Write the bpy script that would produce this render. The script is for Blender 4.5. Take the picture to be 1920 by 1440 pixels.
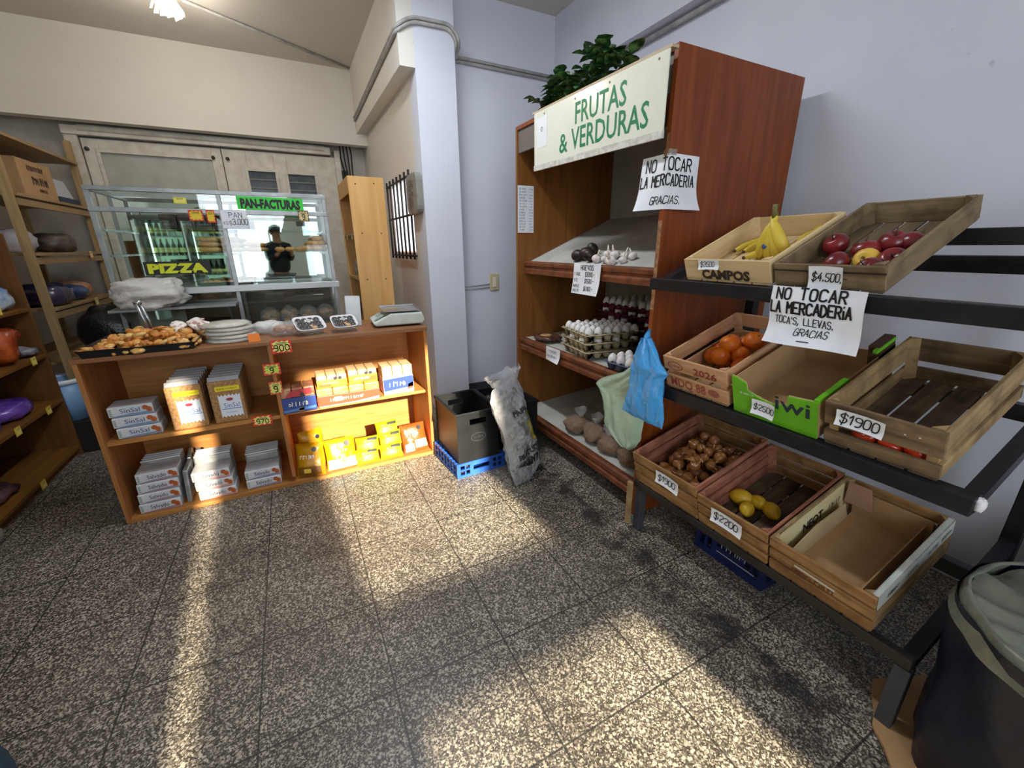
import bpy, bmesh, math, random
from mathutils import Vector, Matrix, Euler, noise
for o in list(bpy.data.objects): bpy.data.objects.remove(o, do_unlink=True)
S = bpy.context.scene
COL = S.collection
R = random.Random(11)
PI = math.pi
rad = math.radians

# ---------------------------------------------------------------- camera
F_PX, PITCH, ROLL, YAW, EYE = 780.0, rad(18.3), rad(0.5), rad(27.3), 1.4
_c, _s = math.cos(PITCH), math.sin(PITCH)
_cr, _sr = math.cos(ROLL), math.sin(ROLL)
_cy, _sy = math.cos(YAW), math.sin(YAW)
Rv = Vector((_cy, -_sy, 0)); Dv = Vector((-_s*_sy, -_s*_cy, -_c)); FWD = Vector((_c*_sy, _c*_cy, -_s))
RIGHT = Rv*_cr + Dv*_sr; DOWN = Dv*_cr - Rv*_sr
cam_d = bpy.data.cameras.new('camera'); cam = bpy.data.objects.new('camera', cam_d); COL.objects.link(cam)
M = Matrix.Identity(4)
for i in range(3):
    M[i][0] = RIGHT[i]; M[i][1] = -DOWN[i]; M[i][2] = -FWD[i]; M[i][3] = (0, 0, EYE)[i]
cam.matrix_world = M
cam_d.sensor_width = 36; cam_d.lens = 36*F_PX/1920; cam_d.clip_start = 0.02; cam_d.clip_end = 100
S.camera = cam

# ---------------------------------------------------------------- world, sun, daylight, exposure
W = bpy.data.worlds.new('World'); S.world = W; W.use_nodes = True
bg = W.node_tree.nodes['Background']
bg.inputs[0].default_value = (0.80, 0.90, 1.0, 1); bg.inputs[1].default_value = 1.6
S.view_settings.view_transform = 'Standard'; S.view_settings.look = 'None'
S.view_settings.exposure = 0.45; S.view_settings.gamma = 1.0; S.view_settings.use_curve_mapping = False

def light(name, kind, loc, energy, color=(1, 1, 1), direction=None, size=None, size_y=None):
    d = bpy.data.lights.new(name, kind); d.energy = energy; d.color = color
    o = bpy.data.objects.new(name, d); COL.objects.link(o); o.location = loc
    if direction is not None:
        o.rotation_euler = Vector(direction).to_track_quat('-Z', 'Y').to_euler()
    if kind == 'AREA':
        d.shape = 'RECTANGLE'; d.size = size; d.size_y = size_y or size
    return o
SUN_DIR = Vector((-0.08, 1.0, -0.42))
sun = light('sun', 'SUN', (0, -6, 4), 15.0, (1.0, 0.87, 0.66), SUN_DIR); sun.data.angle = rad(1.1)
light('added_front_fill', 'AREA', (-0.55, -2.42, 1.75), 52, (0.84, 0.91, 1.0), (0.15, 1, -0.06), 1.5, 2.0)  # added fill lamp; the front wall has no opening behind it
light('daylight_doorway', 'AREA', (0.95, -2.42, 1.6), 3, (0.86, 0.93, 1.0), (0.1, 1, -0.05), 0.8, 2.4)
light('fluorescent_tube_light', 'AREA', (0.45, 2.3, 3.08), 27, (0.86, 0.92, 1.0), (0, 0, -1), 0.12, 1.2)
light('bulb_glow', 'POINT', (-0.50, 4.36, 2.93), 9.5, (1.0, 0.90, 0.78)).data.shadow_soft_size = 0.05

# ---------------------------------------------------------------- materials
def lin(h):
    if isinstance(h, str):
        h = h.lstrip('#'); c = [int(h[i:i+2], 16)/255 for i in (0, 2, 4)]
        return tuple((x/12.92 if x <= .04045 else ((x+.055)/1.055)**2.4) for x in c)
    return tuple(h[:3])
_MC = {}
def mat(name, col, rough=.5, col2=None, scale=12, stretch=(1, 1, 1), bump=0, metal=0, detail=4, lo=.35, hi=.65, spec=.5, alpha=1, trans=0, emit=None, estr=0, col3=None, coat=0, sss=0):
    if name in _MC: return _MC[name]
    m = bpy.data.materials.new(name); m.use_nodes = True; nt = m.node_tree; N = nt.nodes; L = nt.links
    b = N['Principled BSDF']
    b.inputs['Base Color'].default_value = (*lin(col), 1); b.inputs['Roughness'].default_value = rough
    b.inputs['Metallic'].default_value = metal; b.inputs['Specular IOR Level'].default_value = spec
    b.inputs['Alpha'].default_value = alpha; b.inputs['Transmission Weight'].default_value = trans
    b.inputs['Coat Weight'].default_value = coat
    if sss: b.inputs['Subsurface Weight'].default_value = sss; b.inputs['Subsurface Radius'].default_value = (.01, .006, .004)
    if emit: b.inputs['Emission Color'].default_value = (*lin(emit), 1); b.inputs['Emission Strength'].default_value = estr
    if col2 or bump:
        tc = N.new('ShaderNodeTexCoord'); mp = N.new('ShaderNodeMapping'); mp.inputs['Scale'].default_value = stretch
        nz = N.new('ShaderNodeTexNoise'); nz.inputs['Scale'].default_value = scale; nz.inputs['Detail'].default_value = detail; nz.inputs['Roughness'].default_value = .6
        L.new(tc.outputs['Object'], mp.inputs['Vector']); L.new(mp.outputs[0], nz.inputs['Vector'])
        if col2:
            r = N.new('ShaderNodeValToRGB'); r.color_ramp.elements[0].position = lo; r.color_ramp.elements[1].position = hi
            r.color_ramp.elements[0].color = (*lin(col), 1); r.color_ramp.elements[1].color = (*lin(col2), 1)
            if col3:
                e = r.color_ramp.elements.new(min(.98, hi+.12)); e.color = (*lin(col3), 1)
            L.new(nz.outputs[0], r.inputs[0]); L.new(r.outputs[0], b.inputs['Base Color'])
        if bump:
            bp = N.new('ShaderNodeBump'); bp.inputs['Strength'].default_value = bump; bp.inputs['Distance'].default_value = .01
            L.new(nz.outputs[0], bp.inputs['Height']); L.new(bp.outputs[0], b.inputs['Normal'])
    _MC[name] = m; return m
def C(h, rough=.55): return mat('paint_%s_%d' % (h.lstrip('#'), int(rough*100)), h, rough)
def film(name, col, alpha=.35, rough=.18):
    """clear or tinted plastic film: part see-through, part glossy"""
    if name in _MC: return _MC[name]
    m = mat(name, col, rough, alpha=alpha, bump=.6, scale=40, spec=.9); return m
def wall_paint(name, c1, c2, dirt, zlo=0.0):
    if name in _MC: return _MC[name]
    m = bpy.data.materials.new(name); m.use_nodes = True; nt = m.node_tree; N = nt.nodes; L = nt.links
    b = N['Principled BSDF']; b.inputs['Roughness'].default_value = .75; b.inputs['Specular IOR Level'].default_value = .25
    tc = N.new('ShaderNodeTexCoord')
    n1 = N.new('ShaderNodeTexNoise'); n1.inputs['Scale'].default_value = 1.3; n1.inputs['Detail'].default_value = 5
    n2 = N.new('ShaderNodeTexNoise'); n2.inputs['Scale'].default_value = 26; n2.inputs['Detail'].default_value = 3
    for n in (n1, n2): L.new(tc.outputs['Object'], n.inputs['Vector'])
    r1 = N.new('ShaderNodeValToRGB'); r1.color_ramp.elements[0].position = .3; r1.color_ramp.elements[1].position = .7
    r1.color_ramp.elements[0].color = (*lin(c1), 1); r1.color_ramp.elements[1].color = (*lin(c2), 1)
    r2 = N.new('ShaderNodeValToRGB'); r2.color_ramp.elements[0].position = .70; r2.color_ramp.elements[1].position = .80
    r2.color_ramp.elements[0].color = (0, 0, 0, 1); r2.color_ramp.elements[1].color = (.6, .6, .6, 1)
    mx = N.new('ShaderNodeMixRGB'); mx.inputs[2].default_value = (*lin(dirt), 1)
    L.new(n1.outputs[0], r1.inputs[0]); L.new(n2.outputs[0], r2.inputs[0]); L.new(r2.outputs[0], mx.inputs[0]); L.new(r1.outputs[0], mx.inputs[1])
    L.new(mx.outputs[0], b.inputs['Base Color'])
    bp = N.new('ShaderNodeBump'); bp.inputs['Strength'].default_value = .08; L.new(n1.outputs[0], bp.inputs['Height']); L.new(bp.outputs[0], b.inputs['Normal'])
    _MC[name] = m; return m
def floor_mat():
    m = bpy.data.materials.new('terrazzo_tiles'); m.use_nodes = True; nt = m.node_tree; N = nt.nodes; L = nt.links
    b = N['Principled BSDF']; b.inputs['Roughness'].default_value = .42; b.inputs['Specular IOR Level'].default_value = .45
    tc = N.new('ShaderNodeTexCoord')
    def vor(sc):
        v = N.new('ShaderNodeTexVoronoi'); v.inputs['Scale'].default_value = sc; L.new(tc.outputs['Object'], v.inputs['Vector']); return v
    def ramp(src, pts):
        r = N.new('ShaderNodeValToRGB'); r.color_ramp.interpolation = 'LINEAR'
        while len(r.color_ramp.elements) < len(pts): r.color_ramp.elements.new(.5)
        for e, (p, c) in zip(r.color_ramp.elements, pts): e.position = p; e.color = (*c, 1)
        L.new(src, r.inputs[0]); return r.outputs[0]
    def mix(kind, fac, a, c):
        x = N.new('ShaderNodeMixRGB'); x.blend_type = kind
        for s, v in ((0, fac), (1, a), (2, c)):
            if hasattr(v, 'is_output'): L.new(v, x.inputs[s])
            else: x.inputs[s].default_value = v if s == 0 else (*v, 1)
        return x.outputs[0]
    v = vor(230); sp = N.new('ShaderNodeSeparateColor'); L.new(v.outputs['Color'], sp.inputs[0])
    chips = ramp(sp.outputs[0], [(0, (.042, .036, .029)), (.40, (.078, .067, .053)), (.62, (.18, .157, .124)), (.84, (.37, .328, .262)), (1, (.60, .54, .45))])
    v2 = vor(105); sp2 = N.new('ShaderNodeSeparateColor'); L.new(v2.outputs['Color'], sp2.inputs[0])
    big = ramp(sp2.outputs[1], [(.0, (0, 0, 0)), (.80, (0, 0, 0)), (.84, (1, 1, 1)), (1, (1, 1, 1))])
    dd = ramp(v2.outputs['Distance'], [(0, (1, 1, 1)), (.45, (1, 1, 1)), (.6, (0, 0, 0)), (1, (0, 0, 0))])
    k = mix('MULTIPLY', 1, big, dd)
    chips = mix('MIX', k, chips, (.50, .45, .37))
    # grime that has been walked in: broad blotches and a black trail by the fruit stand
    n1 = N.new('ShaderNodeTexNoise'); n1.inputs['Scale'].default_value = 2.2; n1.inputs['Detail'].default_value = 6; L.new(tc.outputs['Object'], n1.inputs['Vector'])
    g = ramp(n1.outputs[0], [(.30, (.42, .40, .38)), (.50, (.85, .84, .82)), (.7, (1, 1, 1))])
    chips = mix('MULTIPLY', .75, chips, g)
    sx = N.new('ShaderNodeSeparateXYZ'); L.new(tc.outputs['Object'], sx.inputs[0])
    def math_(op, a, c=None):
        x = N.new('ShaderNodeMath'); x.operation = op
        for i, v in enumerate((a, c)):
            if v is None: continue
            if hasattr(v, 'is_output'): L.new(v, x.inputs[i])
            else: x.inputs[i].default_value = v
        return x.outputs[0]
    trail = math_('ABSOLUTE', math_('SUBTRACT', sx.outputs[0], 1.27))
    trail = math_('SUBTRACT', 1.0, math_('MULTIPLY', trail, 3.6))
    n3 = N.new('ShaderNodeTexNoise'); n3.inputs['Scale'].default_value = 9; n3.inputs['Detail'].default_value = 5; L.new(tc.outputs['Object'], n3.inputs['Vector'])
    tr = math_('MULTIPLY', math_('MAXIMUM', trail, 0.0), ramp(n3.outputs[0], [(.42, (0, 0, 0)), (.62, (1, 1, 1))]))
    chips = mix('MIX', math_('MINIMUM', tr, .85), chips, (.018, .017, .018))
    def gl(axis, off):
        a = math_('FRACT', math_('DIVIDE', math_('ADD', sx.outputs[axis], off), .4))
        a = math_('ABSOLUTE', math_('SUBTRACT', a, .5))
        return math_('GREATER_THAN', a, .4925)
    line = math_('MAXIMUM', gl(0, 4.0-.507), gl(1, 4.0-.27))
    col = mix('MIX', math_('MULTIPLY', line, .85), chips, (.02, .019, .018))
    L.new(col, b.inputs['Base Color'])
    bp = N.new('ShaderNodeBump'); bp.inputs['Strength'].default_value = .35; bp.inputs['Distance'].default_value = .004
    L.new(math_('SUBTRACT', 1.0, line), bp.inputs['Height']); L.new(bp.outputs[0], b.inputs['Normal'])
    return m
def wood(name, c1, c2, grain='x', rough=.55, sc=9, bump=.12, dirt=None):
    if name in _MC: return _MC[name]
    st = {'x': (.08, 1, 1), 'y': (1, .08, 1), 'z': (1, 1, .08)}[grain]
    m = bpy.data.materials.new(name); m.use_nodes = True; nt = m.node_tree; N = nt.nodes; L = nt.links
    b = N['Principled BSDF']; b.inputs['Roughness'].default_value = rough; b.inputs['Specular IOR Level'].default_value = .35
    tc = N.new('ShaderNodeTexCoord'); oi = N.new('ShaderNodeObjectInfo'); ad = N.new('ShaderNodeVectorMath'); ad.operation = 'ADD'
    L.new(tc.outputs['Object'], ad.inputs[0]); L.new(oi.outputs['Random'], ad.inputs[1])
    mp = N.new('ShaderNodeMapping'); mp.inputs['Scale'].default_value = st; L.new(ad.outputs[0], mp.inputs['Vector'])
    n1 = N.new('ShaderNodeTexNoise'); n1.inputs['Scale'].default_value = sc*5; n1.inputs['Detail'].default_value = 6; n1.inputs['Distortion'].default_value = .6
    L.new(mp.outputs[0], n1.inputs['Vector'])
    r = N.new('ShaderNodeValToRGB'); r.color_ramp.elements[0].position = .3; r.color_ramp.elements[1].position = .7
    r.color_ramp.elements[0].color = (*lin(c1), 1); r.color_ramp.elements[1].color = (*lin(c2), 1); L.new(n1.outputs[0], r.inputs[0])
    out = r.outputs[0]
    if dirt:
        n2 = N.new('ShaderNodeTexNoise'); n2.inputs['Scale'].default_value = 14; n2.inputs['Detail'].default_value = 5; L.new(ad.outputs[0], n2.inputs['Vector'])
        r2 = N.new('ShaderNodeValToRGB'); r2.color_ramp.elements[0].position = .45; r2.color_ramp.elements[1].position = .75
        r2.color_ramp.elements[0].color = (0, 0, 0, 1); r2.color_ramp.elements[1].color = (.8, .8, .8, 1); L.new(n2.outputs[0], r2.inputs[0])
        mx = N.new('ShaderNodeMixRGB'); L.new(r2.outputs[0], mx.inputs[0]); L.new(out, mx.inputs[1]); mx.inputs[2].default_value = (*lin(dirt), 1); out = mx.outputs[0]
    L.new(out, b.inputs['Base Color'])
    bp = N.new('ShaderNodeBump'); bp.inputs['Strength'].default_value = bump; bp.inputs['Distance'].default_value = .005; L.new(n1.outputs[0], bp.inputs['Height']); L.new(bp.outputs[0], b.inputs['Normal'])
    _MC[name] = m; return m
def pane_mat(name, tint=(1, 1, 1), gloss=.10):
    if name in _MC: return _MC[name]
    m = bpy.data.materials.new(name); m.use_nodes = True; nt = m.node_tree; N = nt.nodes; L = nt.links
    N.remove(N['Principled BSDF']); t = N.new('ShaderNodeBsdfTransparent'); t.inputs[0].default_value = (*tint, 1)
    g = N.new('ShaderNodeBsdfGlossy'); g.inputs['Roughness'].default_value = .02
    mx = N.new('ShaderNodeMixShader'); mx.inputs[0].default_value = gloss
    L.new(t.outputs[0], mx.inputs[1]); L.new(g.outputs[0], mx.inputs[2]); L.new(mx.outputs[0], N['Material Output'].inputs[0])
    _MC[name] = m; return m
PAPER = mat('white_paper', '#eef0f4', .7, col2='#dfe3ea', scale=9, bump=.15)
INK = C('#0d0d10', .5)
BLACKM = mat('black_metal', '#17181b', .42, col2='#24252a', scale=20, metal=.3, bump=.05)
STEEL = mat('steel', '#b4b6b8', .3, metal=.9)
ALU = mat('aluminium', '#a3a6a6', .38, metal=.6, col2='#8b8e8e', scale=8)
OAK = wood('counter_wood', '#a36a34', '#bd8547', 'x', .5)
OAKV = wood('counter_wood_upright', '#985e33', '#b67b42', 'z', .5)
OAKD = wood('counter_edge', '#9a6440', '#b47b4e', 'x', .5)
RED = wood('red_brown_veneer', '#6f300c', '#8b4618', 'z', .42, sc=6, bump=.04)
REDX = wood('red_brown_nosing', '#5f3219', '#8a5030', 'y', .5, dirt='#3a2218')
BEECH = wood('beech_board', '#cf9a58', '#e0b272', 'z', .5, sc=4, bump=.03)
PINE = wood('rack_pine', '#977a50', '#b09468', 'z', .6)
PINEY = wood('rack_pine_long', '#917450', '#a98d64', 'y', .6)
BROWNB = wood('gondola_board', '#64400f', '#805420', 'y', .6, sc=5)
GREYPLY = mat('painted_shelf', '#c3c3bb', .6, col2='#aeaea6', scale=7)
CARD = mat('cardboard', '#a9835a', .8, col2='#b8946a', scale=6, bump=.05)
# ---------------------------------------------------------------- mesh helpers
class MB:
    def __init__(s): s.v = []; s.f = []; s.M = None
    def _p(s, p):
        p = Vector(p)
        s.v.append(tuple(s.M @ p) if s.M is not None else tuple(p)); return len(s.v)-1
    def box(s, x0, x1, y0, y1, z0, z1, m=None):
        ps = [(x, y, z) for z in (z0, z1) for y in (y0, y1) for x in (x0, x1)]
        i = [s._p(m @ Vector(p) if m is not None else p) for p in ps]
        for q in ((0, 2, 3, 1), (4, 5, 7, 6), (0, 1, 5, 4), (2, 6, 7, 3), (0, 4, 6, 2), (1, 3, 7, 5)): s.f.append([i[k] for k in q])
        return s
    def cbox(s, c, size, m=None):
        c = Vector(c); h = Vector(size)/2
        T = Matrix.Translation(c) @ (m.to_4x4() if m is not None else Matrix.Identity(4))
        return s.box(-h.x, h.x, -h.y, h.y, -h.z, h.z, T)
    def grid(s, fn, nu, nv, cu=False, cv=False, flip=False):
        b = len(s.v)
        for j in range(nv if cv else nv+1):
            for i in range(nu if cu else nu+1): s._p(fn(i/nu, j/nv))
        w = nu if cu else nu+1; h = nv if cv else nv+1
        for j in range(nv):
            for i in range(nu):
                q = [b+j*w+i, b+j*w+(i+1) % w, b+((j+1) % h)*w+(i+1) % w, b+((j+1) % h)*w+i]
                s.f.append(q[::-1] if flip else q)
        return s
    def lathe(s, prof, c=(0, 0, 0), n=20, axis=None):
        c = Vector(c); q = axis.to_track_quat('Z', 'Y') if axis is not None else None
        def fn(u, v):
            r, z = prof[round(v*(len(prof)-1))]; p = Vector((r*math.cos(u*2*PI), r*math.sin(u*2*PI), z))
            return (q @ p if q else p)+c
        return s.grid(fn, n, len(prof)-1, cu=True)
    def ball(s, c, r, nu=14, nv=9, d=None):
        c = Vector(c); r = (r, r, r) if isinstance(r, (int, float)) else r
        def fn(u, v):
            t = PI*v; k = Vector((math.sin(t)*math.cos(2*PI*u), math.sin(t)*math.sin(2*PI*u), -math.cos(t)))
            p = Vector((k.x*r[0], k.y*r[1], k.z*r[2]))
            if d: p = d(p, k)
            return p+c
        return s.grid(fn, nu, nv, cu=True)
    def tube(s, pts, r, n=8, cap=True):
        pts = [Vector(p) for p in pts]; m = len(pts); rr = r if isinstance(r, (list, tuple)) else [r]*m
        b = len(s.v); up = None
        for i, p in enumerate(pts):
            t = (pts[min(i+1, m-1)]-pts[max(i-1, 0)]).normalized()
            if up is None: up = Vector((0, 0, 1)) if abs(t.z) < .9 else Vector((1, 0, 0))
            a = t.cross(up)
            if a.length < 1e-5: a = t.cross(Vector((0, 1, 0)))
            a.normalize(); c = t.cross(a).normalized(); up = -c if False else a.cross(t)
            for k in range(n):
                w = 2*PI*k/n; s._p(p+(a*math.cos(w)+c*math.sin(w))*rr[i])
        for i in range(m-1):
            for k in range(n): s.f.append([b+i*n+k, b+i*n+(k+1) % n, b+(i+1)*n+(k+1) % n, b+(i+1)*n+k])
        if cap: s.f.append([b+k for k in range(n)][::-1]); s.f.append([b+(m-1)*n+k for k in range(n)])
        return s
    def prism(s, poly, y0, y1, fn=None):
        """poly of (x,z) extruded along y"""
        fn = fn or (lambda x, y, z: (x, y, z)); n = len(poly)
        a = [s._p(fn(x, y0, z)) for x, z in poly]; b = [s._p(fn(x, y1, z)) for x, z in poly]
        s.f.append(a[::-1]); s.f.append(b)
        for i in range(n): s.f.append([a[i], a[(i+1) % n], b[(i+1) % n], b[i]])
        return s
def obj(name, mb, m, parent=None, smooth=False, bevel=0, loc=None, rot=None, fix=True, mods=()):
    me = bpy.data.meshes.new(name); me.from_pydata(mb.v, [], mb.f); me.update()
    if fix and len(mb.f) < 60000:
        bm = bmesh.new(); bm.from_mesh(me); bmesh.ops.recalc_face_normals(bm, faces=bm.faces); bm.to_mesh(me); bm.free()
    me.materials.append(m)
    if smooth:
        for p in me.polygons: p.use_smooth = True
    o = bpy.data.objects.new(name, me); COL.objects.link(o)
    if parent is not None: o.parent = parent
    if loc is not None: o.location = loc
    if rot is not None: o.rotation_euler = rot
    if bevel:
        b = o.modifiers.new('edge', 'BEVEL'); b.width = bevel; b.segments = 2; b.limit_method = 'ANGLE'; b.angle_limit = rad(40)
    return o
def tag(o, label, cat, group=None, kind=None):
    if label: o['label'] = label
    if cat: o['category'] = cat
    if group: o['group'] = group
    if kind: o['kind'] = kind
    return o
def thing(name, label, cat, loc=(0, 0, 0), rot=(0, 0, 0), group=None):
    o = bpy.data.objects.new(name, None); COL.objects.link(o); o.empty_display_size = .1
    o.location = loc; o.rotation_euler = rot; return tag(o, label, cat, group)
def struct(name, mb, m, **k): return tag(obj(name, mb, m, **k), None, None, kind='structure')
KIDS = {}
def kids(o): return [c for c in bpy.data.objects if c.parent == o]
def dup(o, loc=None, rot=None, label=None, group=None, parent=None, scale=None):
    c = o.copy(); COL.objects.link(c)
    if parent is not None: c.parent = parent
    if loc is not None: c.location = loc
    if rot is not None: c.rotation_euler = rot
    if scale is not None: c.scale = scale if not isinstance(scale, (int, float)) else (scale,)*3
    if label: c['label'] = label
    if group: c['group'] = group
    if o.name not in KIDS: KIDS[o.name] = kids(o)
    for k in KIDS[o.name]: dup(k, parent=c)
    return c
# ---- surfaces to write on
class Surf:
    def __init__(s, fn): s.fn = fn
    def at(s, u, v, h=0.0):
        p = Vector(s.fn(u, v)); e = 1e-3
        n = (Vector(s.fn(u+e, v))-p).cross(Vector(s.fn(u, v+e))-p)
        if n.length > 0: n.normalize()
        return p+n*h
def plane(o, ud, vd):
    o, ud, vd = Vector(o), Vector(ud), Vector(vd); return Surf(lambda u, v: o+ud*u+vd*v)
G = {'A': '00 26 40|12 32', 'B': '00 06 36 45 44 33 03|33 42 41 30 00', 'C': '45 36 16 05 01 10 30 41', 'D': '00 06 26 44 42 20 00', 'E': '46 06 00 40|03 33', 'F': '46 06 00|03 33',
     'G': '45 36 16 05 01 10 30 41 43 23', 'H': '06 00|46 40|03 43', 'I': '20 26', 'J': '46 41 30 10 01', 'K': '06 00|46 03 40', 'L': '06 00 40', 'M': '00 06 23 46 40', 'N': '00 06 40 46',
     'O': '10 01 05 16 36 45 41 30 10', 'P': '00 06 36 45 44 33 03', 'R': '00 06 36 45 44 33 03|23 40', 'S': '45 36 16 05 04 13 33 42 41 30 10 01', 'T': '06 46|26 20', 'U': '06 01 10 30 41 46',
     'V': '06 20 46', 'W': '06 10 23 30 46', 'X': '06 40|46 00', 'Y': '06 23 46|23 20', 'Z': '06 46 00 40', '0': '10 01 05 16 36 45 41 30 10', '1': '04 26 20', '2': '05 16 36 45 44 00 40',
     '3': '05 16 36 45 44 33 13|33 42 41 30 10 01', '4': '36 02 42|34 30', '5': '46 06 03 33 42 41 30 10 01', '6': '36 16 04 01 10 30 41 42 33 13 02', '7': '06 46 10', '8': '13 04 05 16 36 45 44 33 13 02 01 10 30 41 42 33',
     '9': '43 13 04 05 16 36 45 41 30 10', '$': '45 36 16 05 04 13 33 42 41 30 10 01|27 2/', '&': '40 04 05 16 26 35 34 01 10 20 42', '.': '20 21', ',': '21 1/', '-': '03 43', 'i': '20 24|26 26', '\'': '26 24', ' ': '', ':': '21 21|24 24', '/': '00 46'}
def chaikin(p):
    closed = (Vector(p[0])-Vector(p[-1])).length < 1e-4
    for _ in range(2):
        q = [] if closed else [p[0]]
        for a, b in zip(p[:-1], p[1:]): a, b = Vector(a), Vector(b); q += [tuple(a.lerp(b, .25)), tuple(a.lerp(b, .75))]
        q += [q[0]] if closed else [p[-1]]; p = q
    return p
def ribbon(mb, surf, pts, w, h):
    for (a, b) in zip(pts[:-1], pts[1:]):
        a, b = Vector(a), Vector(b); d = b-a; L = d.length
        if L < 1e-6: d = Vector((0, 1)); a = a-d*w*.4; b = b+d*w*.4; L = w*.8
        d = d.normalized(); n = Vector((-d.y, d.x))*w/2; a = a-d*w*.35; b = b+d*w*.35
        k = max(1, int(L/.012)); prev = None
        for i in range(k+1):
            q = a+(b-a)*(i/k); cur = (mb._p(surf.at(*(q+n), h)), mb._p(surf.at(*(q-n), h)))
            if prev: mb.f.append([prev[0], prev[1], cur[1], cur[0]])
            prev = cur
def pen(mb, surf, text, u, v, h, cw=.6, sw=.12, gap=.35, slant=0, jit=0, up=.0015, drop=0):
    """hand-lettered text: u,v lower-left, h cap height, cw letter width / h"""
    x = u
    for ch in text:
        g = G.get(ch, ''); w = h*cw*(.3 if ch in 'I.,\'i:' else .62 if ch == '1' else 1); jv = R.uniform(-jit, jit)*h
        for st in filter(None, g.split('|')):
            pts = []
            for t in st.split():
                gx = int(t[0]); gy = -1 if t[1] == '/' else int(t[1])
                if ch in 'I.,\'i:': gx = gx-1.4
                if ch == '1': gx = gx*.9
                yy = gy/6*h; pts.append((x+gx/4*h*cw+slant*yy+R.uniform(-jit, jit)*h*.3, v+jv+yy+R.uniform(-jit, jit)*h*.3+drop*(x-u)))
            if ch in 'COSGUJQ0235689$&' and len(pts) > 3: pts = chaikin(pts)
            elif ch in 'BDPR' and len(pts) > 4: pts = [pts[0]]+chaikin(pts[1:])
            ribbon(mb, surf, pts, h*sw, up)
        x += w+h*gap*(.8 if ch != ' ' else .3)
    return x
_TX = {}
def typ(mb, surf, text, u, v, h, width=None, up=.0015, bold=0):
    """printed lettering from the built-in face"""
    key = (text, bold)
    if key not in _TX:
        cu = bpy.data.curves.new('t', 'FONT'); cu.body = text; cu.offset = bold; cu.resolution_u = 2
        o = bpy.data.objects.new('t', cu); COL.objects.link(o); dg = bpy.context.evaluated_depsgraph_get(); dg.update()
        me = bpy.data.meshes.new_from_object(o.evaluated_get(dg))
        vs = [(p.co.x, p.co.y) for p in me.vertices]; fs = [list(p.vertices) for p in me.polygons]
        bpy.data.objects.remove(o); bpy.data.curves.remove(cu); bpy.data.meshes.remove(me); _TX[key] = (vs, fs)
    vs, fs = _TX[key]
    x0 = min(p[0] for p in vs); x1 = max(p[0] for p in vs); y1 = max(p[1] for p in vs); y0 = min(0, min(p[1] for p in vs)) if False else 0
    sy = h/(y1-y0); sx = width/(x1-x0) if width else sy; b = len(mb.v)
    for p in vs: mb._p(surf.at(u+(p[0]-x0)*sx, v+p[1]*sy, up))
    for q in fs: mb.f.append([b+i for i in q])
def patch(mb, surf, pts, up=.0008):
    b = len(mb.v)
    for p in pts: mb._p(surf.at(p[0], p[1], up))
    mb.f.append([b+i for i in range(len(pts))])
def disc(mb, surf, u, v, ru, rv, n=14, up=.001): patch(mb, surf, [(u+ru*math.cos(2*PI*k/n), v+rv*math.sin(2*PI*k/n)) for k in range(n)], up)
def sheet(name, surf, w, h, m, parent=None, nu=8, nv=8, th=.0006):
    mb = MB()
    mb.grid(lambda u, v: surf.at(u*w, v*h, 0), nu, nv)
    o = obj(name, mb, m, parent, smooth=True, fix=False)
    return o
def paper(name, label, cat, surf, w, h, lines, m=None, ink=None, group=None, nu=8, nv=8):
    """a sheet of paper with written lines: (text,u,v,h,kw)"""
    t = thing(name, label, cat, surf.at(0, 0), group=group)
    off = Vector(t.location); loc = Surf(lambda u, v: Vector(surf.fn(u, v))-off)
    mb = MB(); mb.grid(lambda u, v: loc.at(u*w, v*h, 0), nu, nv); mb.grid(lambda u, v: loc.at(u*w, v*h, -.0007), nu, nv, flip=True)
    shp = obj('sheet', mb, m or PAPER, t, smooth=True, fix=False)
    k = MB()
    for ln in lines:
        tx, u, v, hh = ln[:4]; kw = ln[4] if len(ln) > 4 else {}
        pen(k, loc, tx, u, v, hh, **kw)
    if k.f: obj('lettering', k, ink or INK, shp, fix=False)
    return t
def nz(p, s=1.0): return noise.noise(Vector(p)*s)
def pillow(w, h, t, seed=0, crimp=.012, n=14):
    """closed snack bag standing in x/z, front at -y"""
    mb = MB(); sd = Vector((seed*3.1, seed*1.7, seed))
    def side(sg):
        def fn(u, v):
            x = (u-.5)*w; z = v*h; e = (1-abs(2*u-1)**3)*(1-abs(2*v-1)**4); e = max(e, 0)
            y = sg*t/2*e**.6+e*.12*t*nz((x*14, z*14, sg), 1)+.004*math.sin(u*60)*(1-e)**4
            return (x*(1-.06*math.sin(v*PI)), y+.35*t*nz(Vector((u*3, v*3, 0))+sd)*.3, z)
        return fn
    mb.grid(side(-1), n, n); mb.grid(side(1), n, n, flip=True); return mb
def blob(size, seed=0, amp=.12, fr=9, power=.75, nu=22, nv=14, flat=True, top=0):
    """lumpy bag sitting on z=0"""
    mb = MB(); sx, sy, sz = size; sd = Vector((seed*2.3, seed*5.1, seed*.7))
    def fn(u, v):
        t = PI*v; a = 2*PI*u; sg = lambda x, p: math.copysign(abs(x)**p, x)
        k = Vector((sg(math.sin(t), power)*sg(math.cos(a), power), sg(math.sin(t), power)*sg(math.sin(a), power), -sg(math.cos(t), power)))
        n_ = noise.noise(k*fr*.25+sd)*amp+noise.noise(k*fr+sd)*amp*.45
        p = Vector((k.x*sx/2, k.y*sy/2, k.z*sz/2))*(1+n_)
        if top and k.z > .3: f = 1-top*(k.z-.3)/.7; p.x *= f; p.y *= f
        if flat: p.z = max(p.z, -sz*.44)+sz*.44
        return p
    mb.grid(fn, nu, nv, cu=True); return mb
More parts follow.
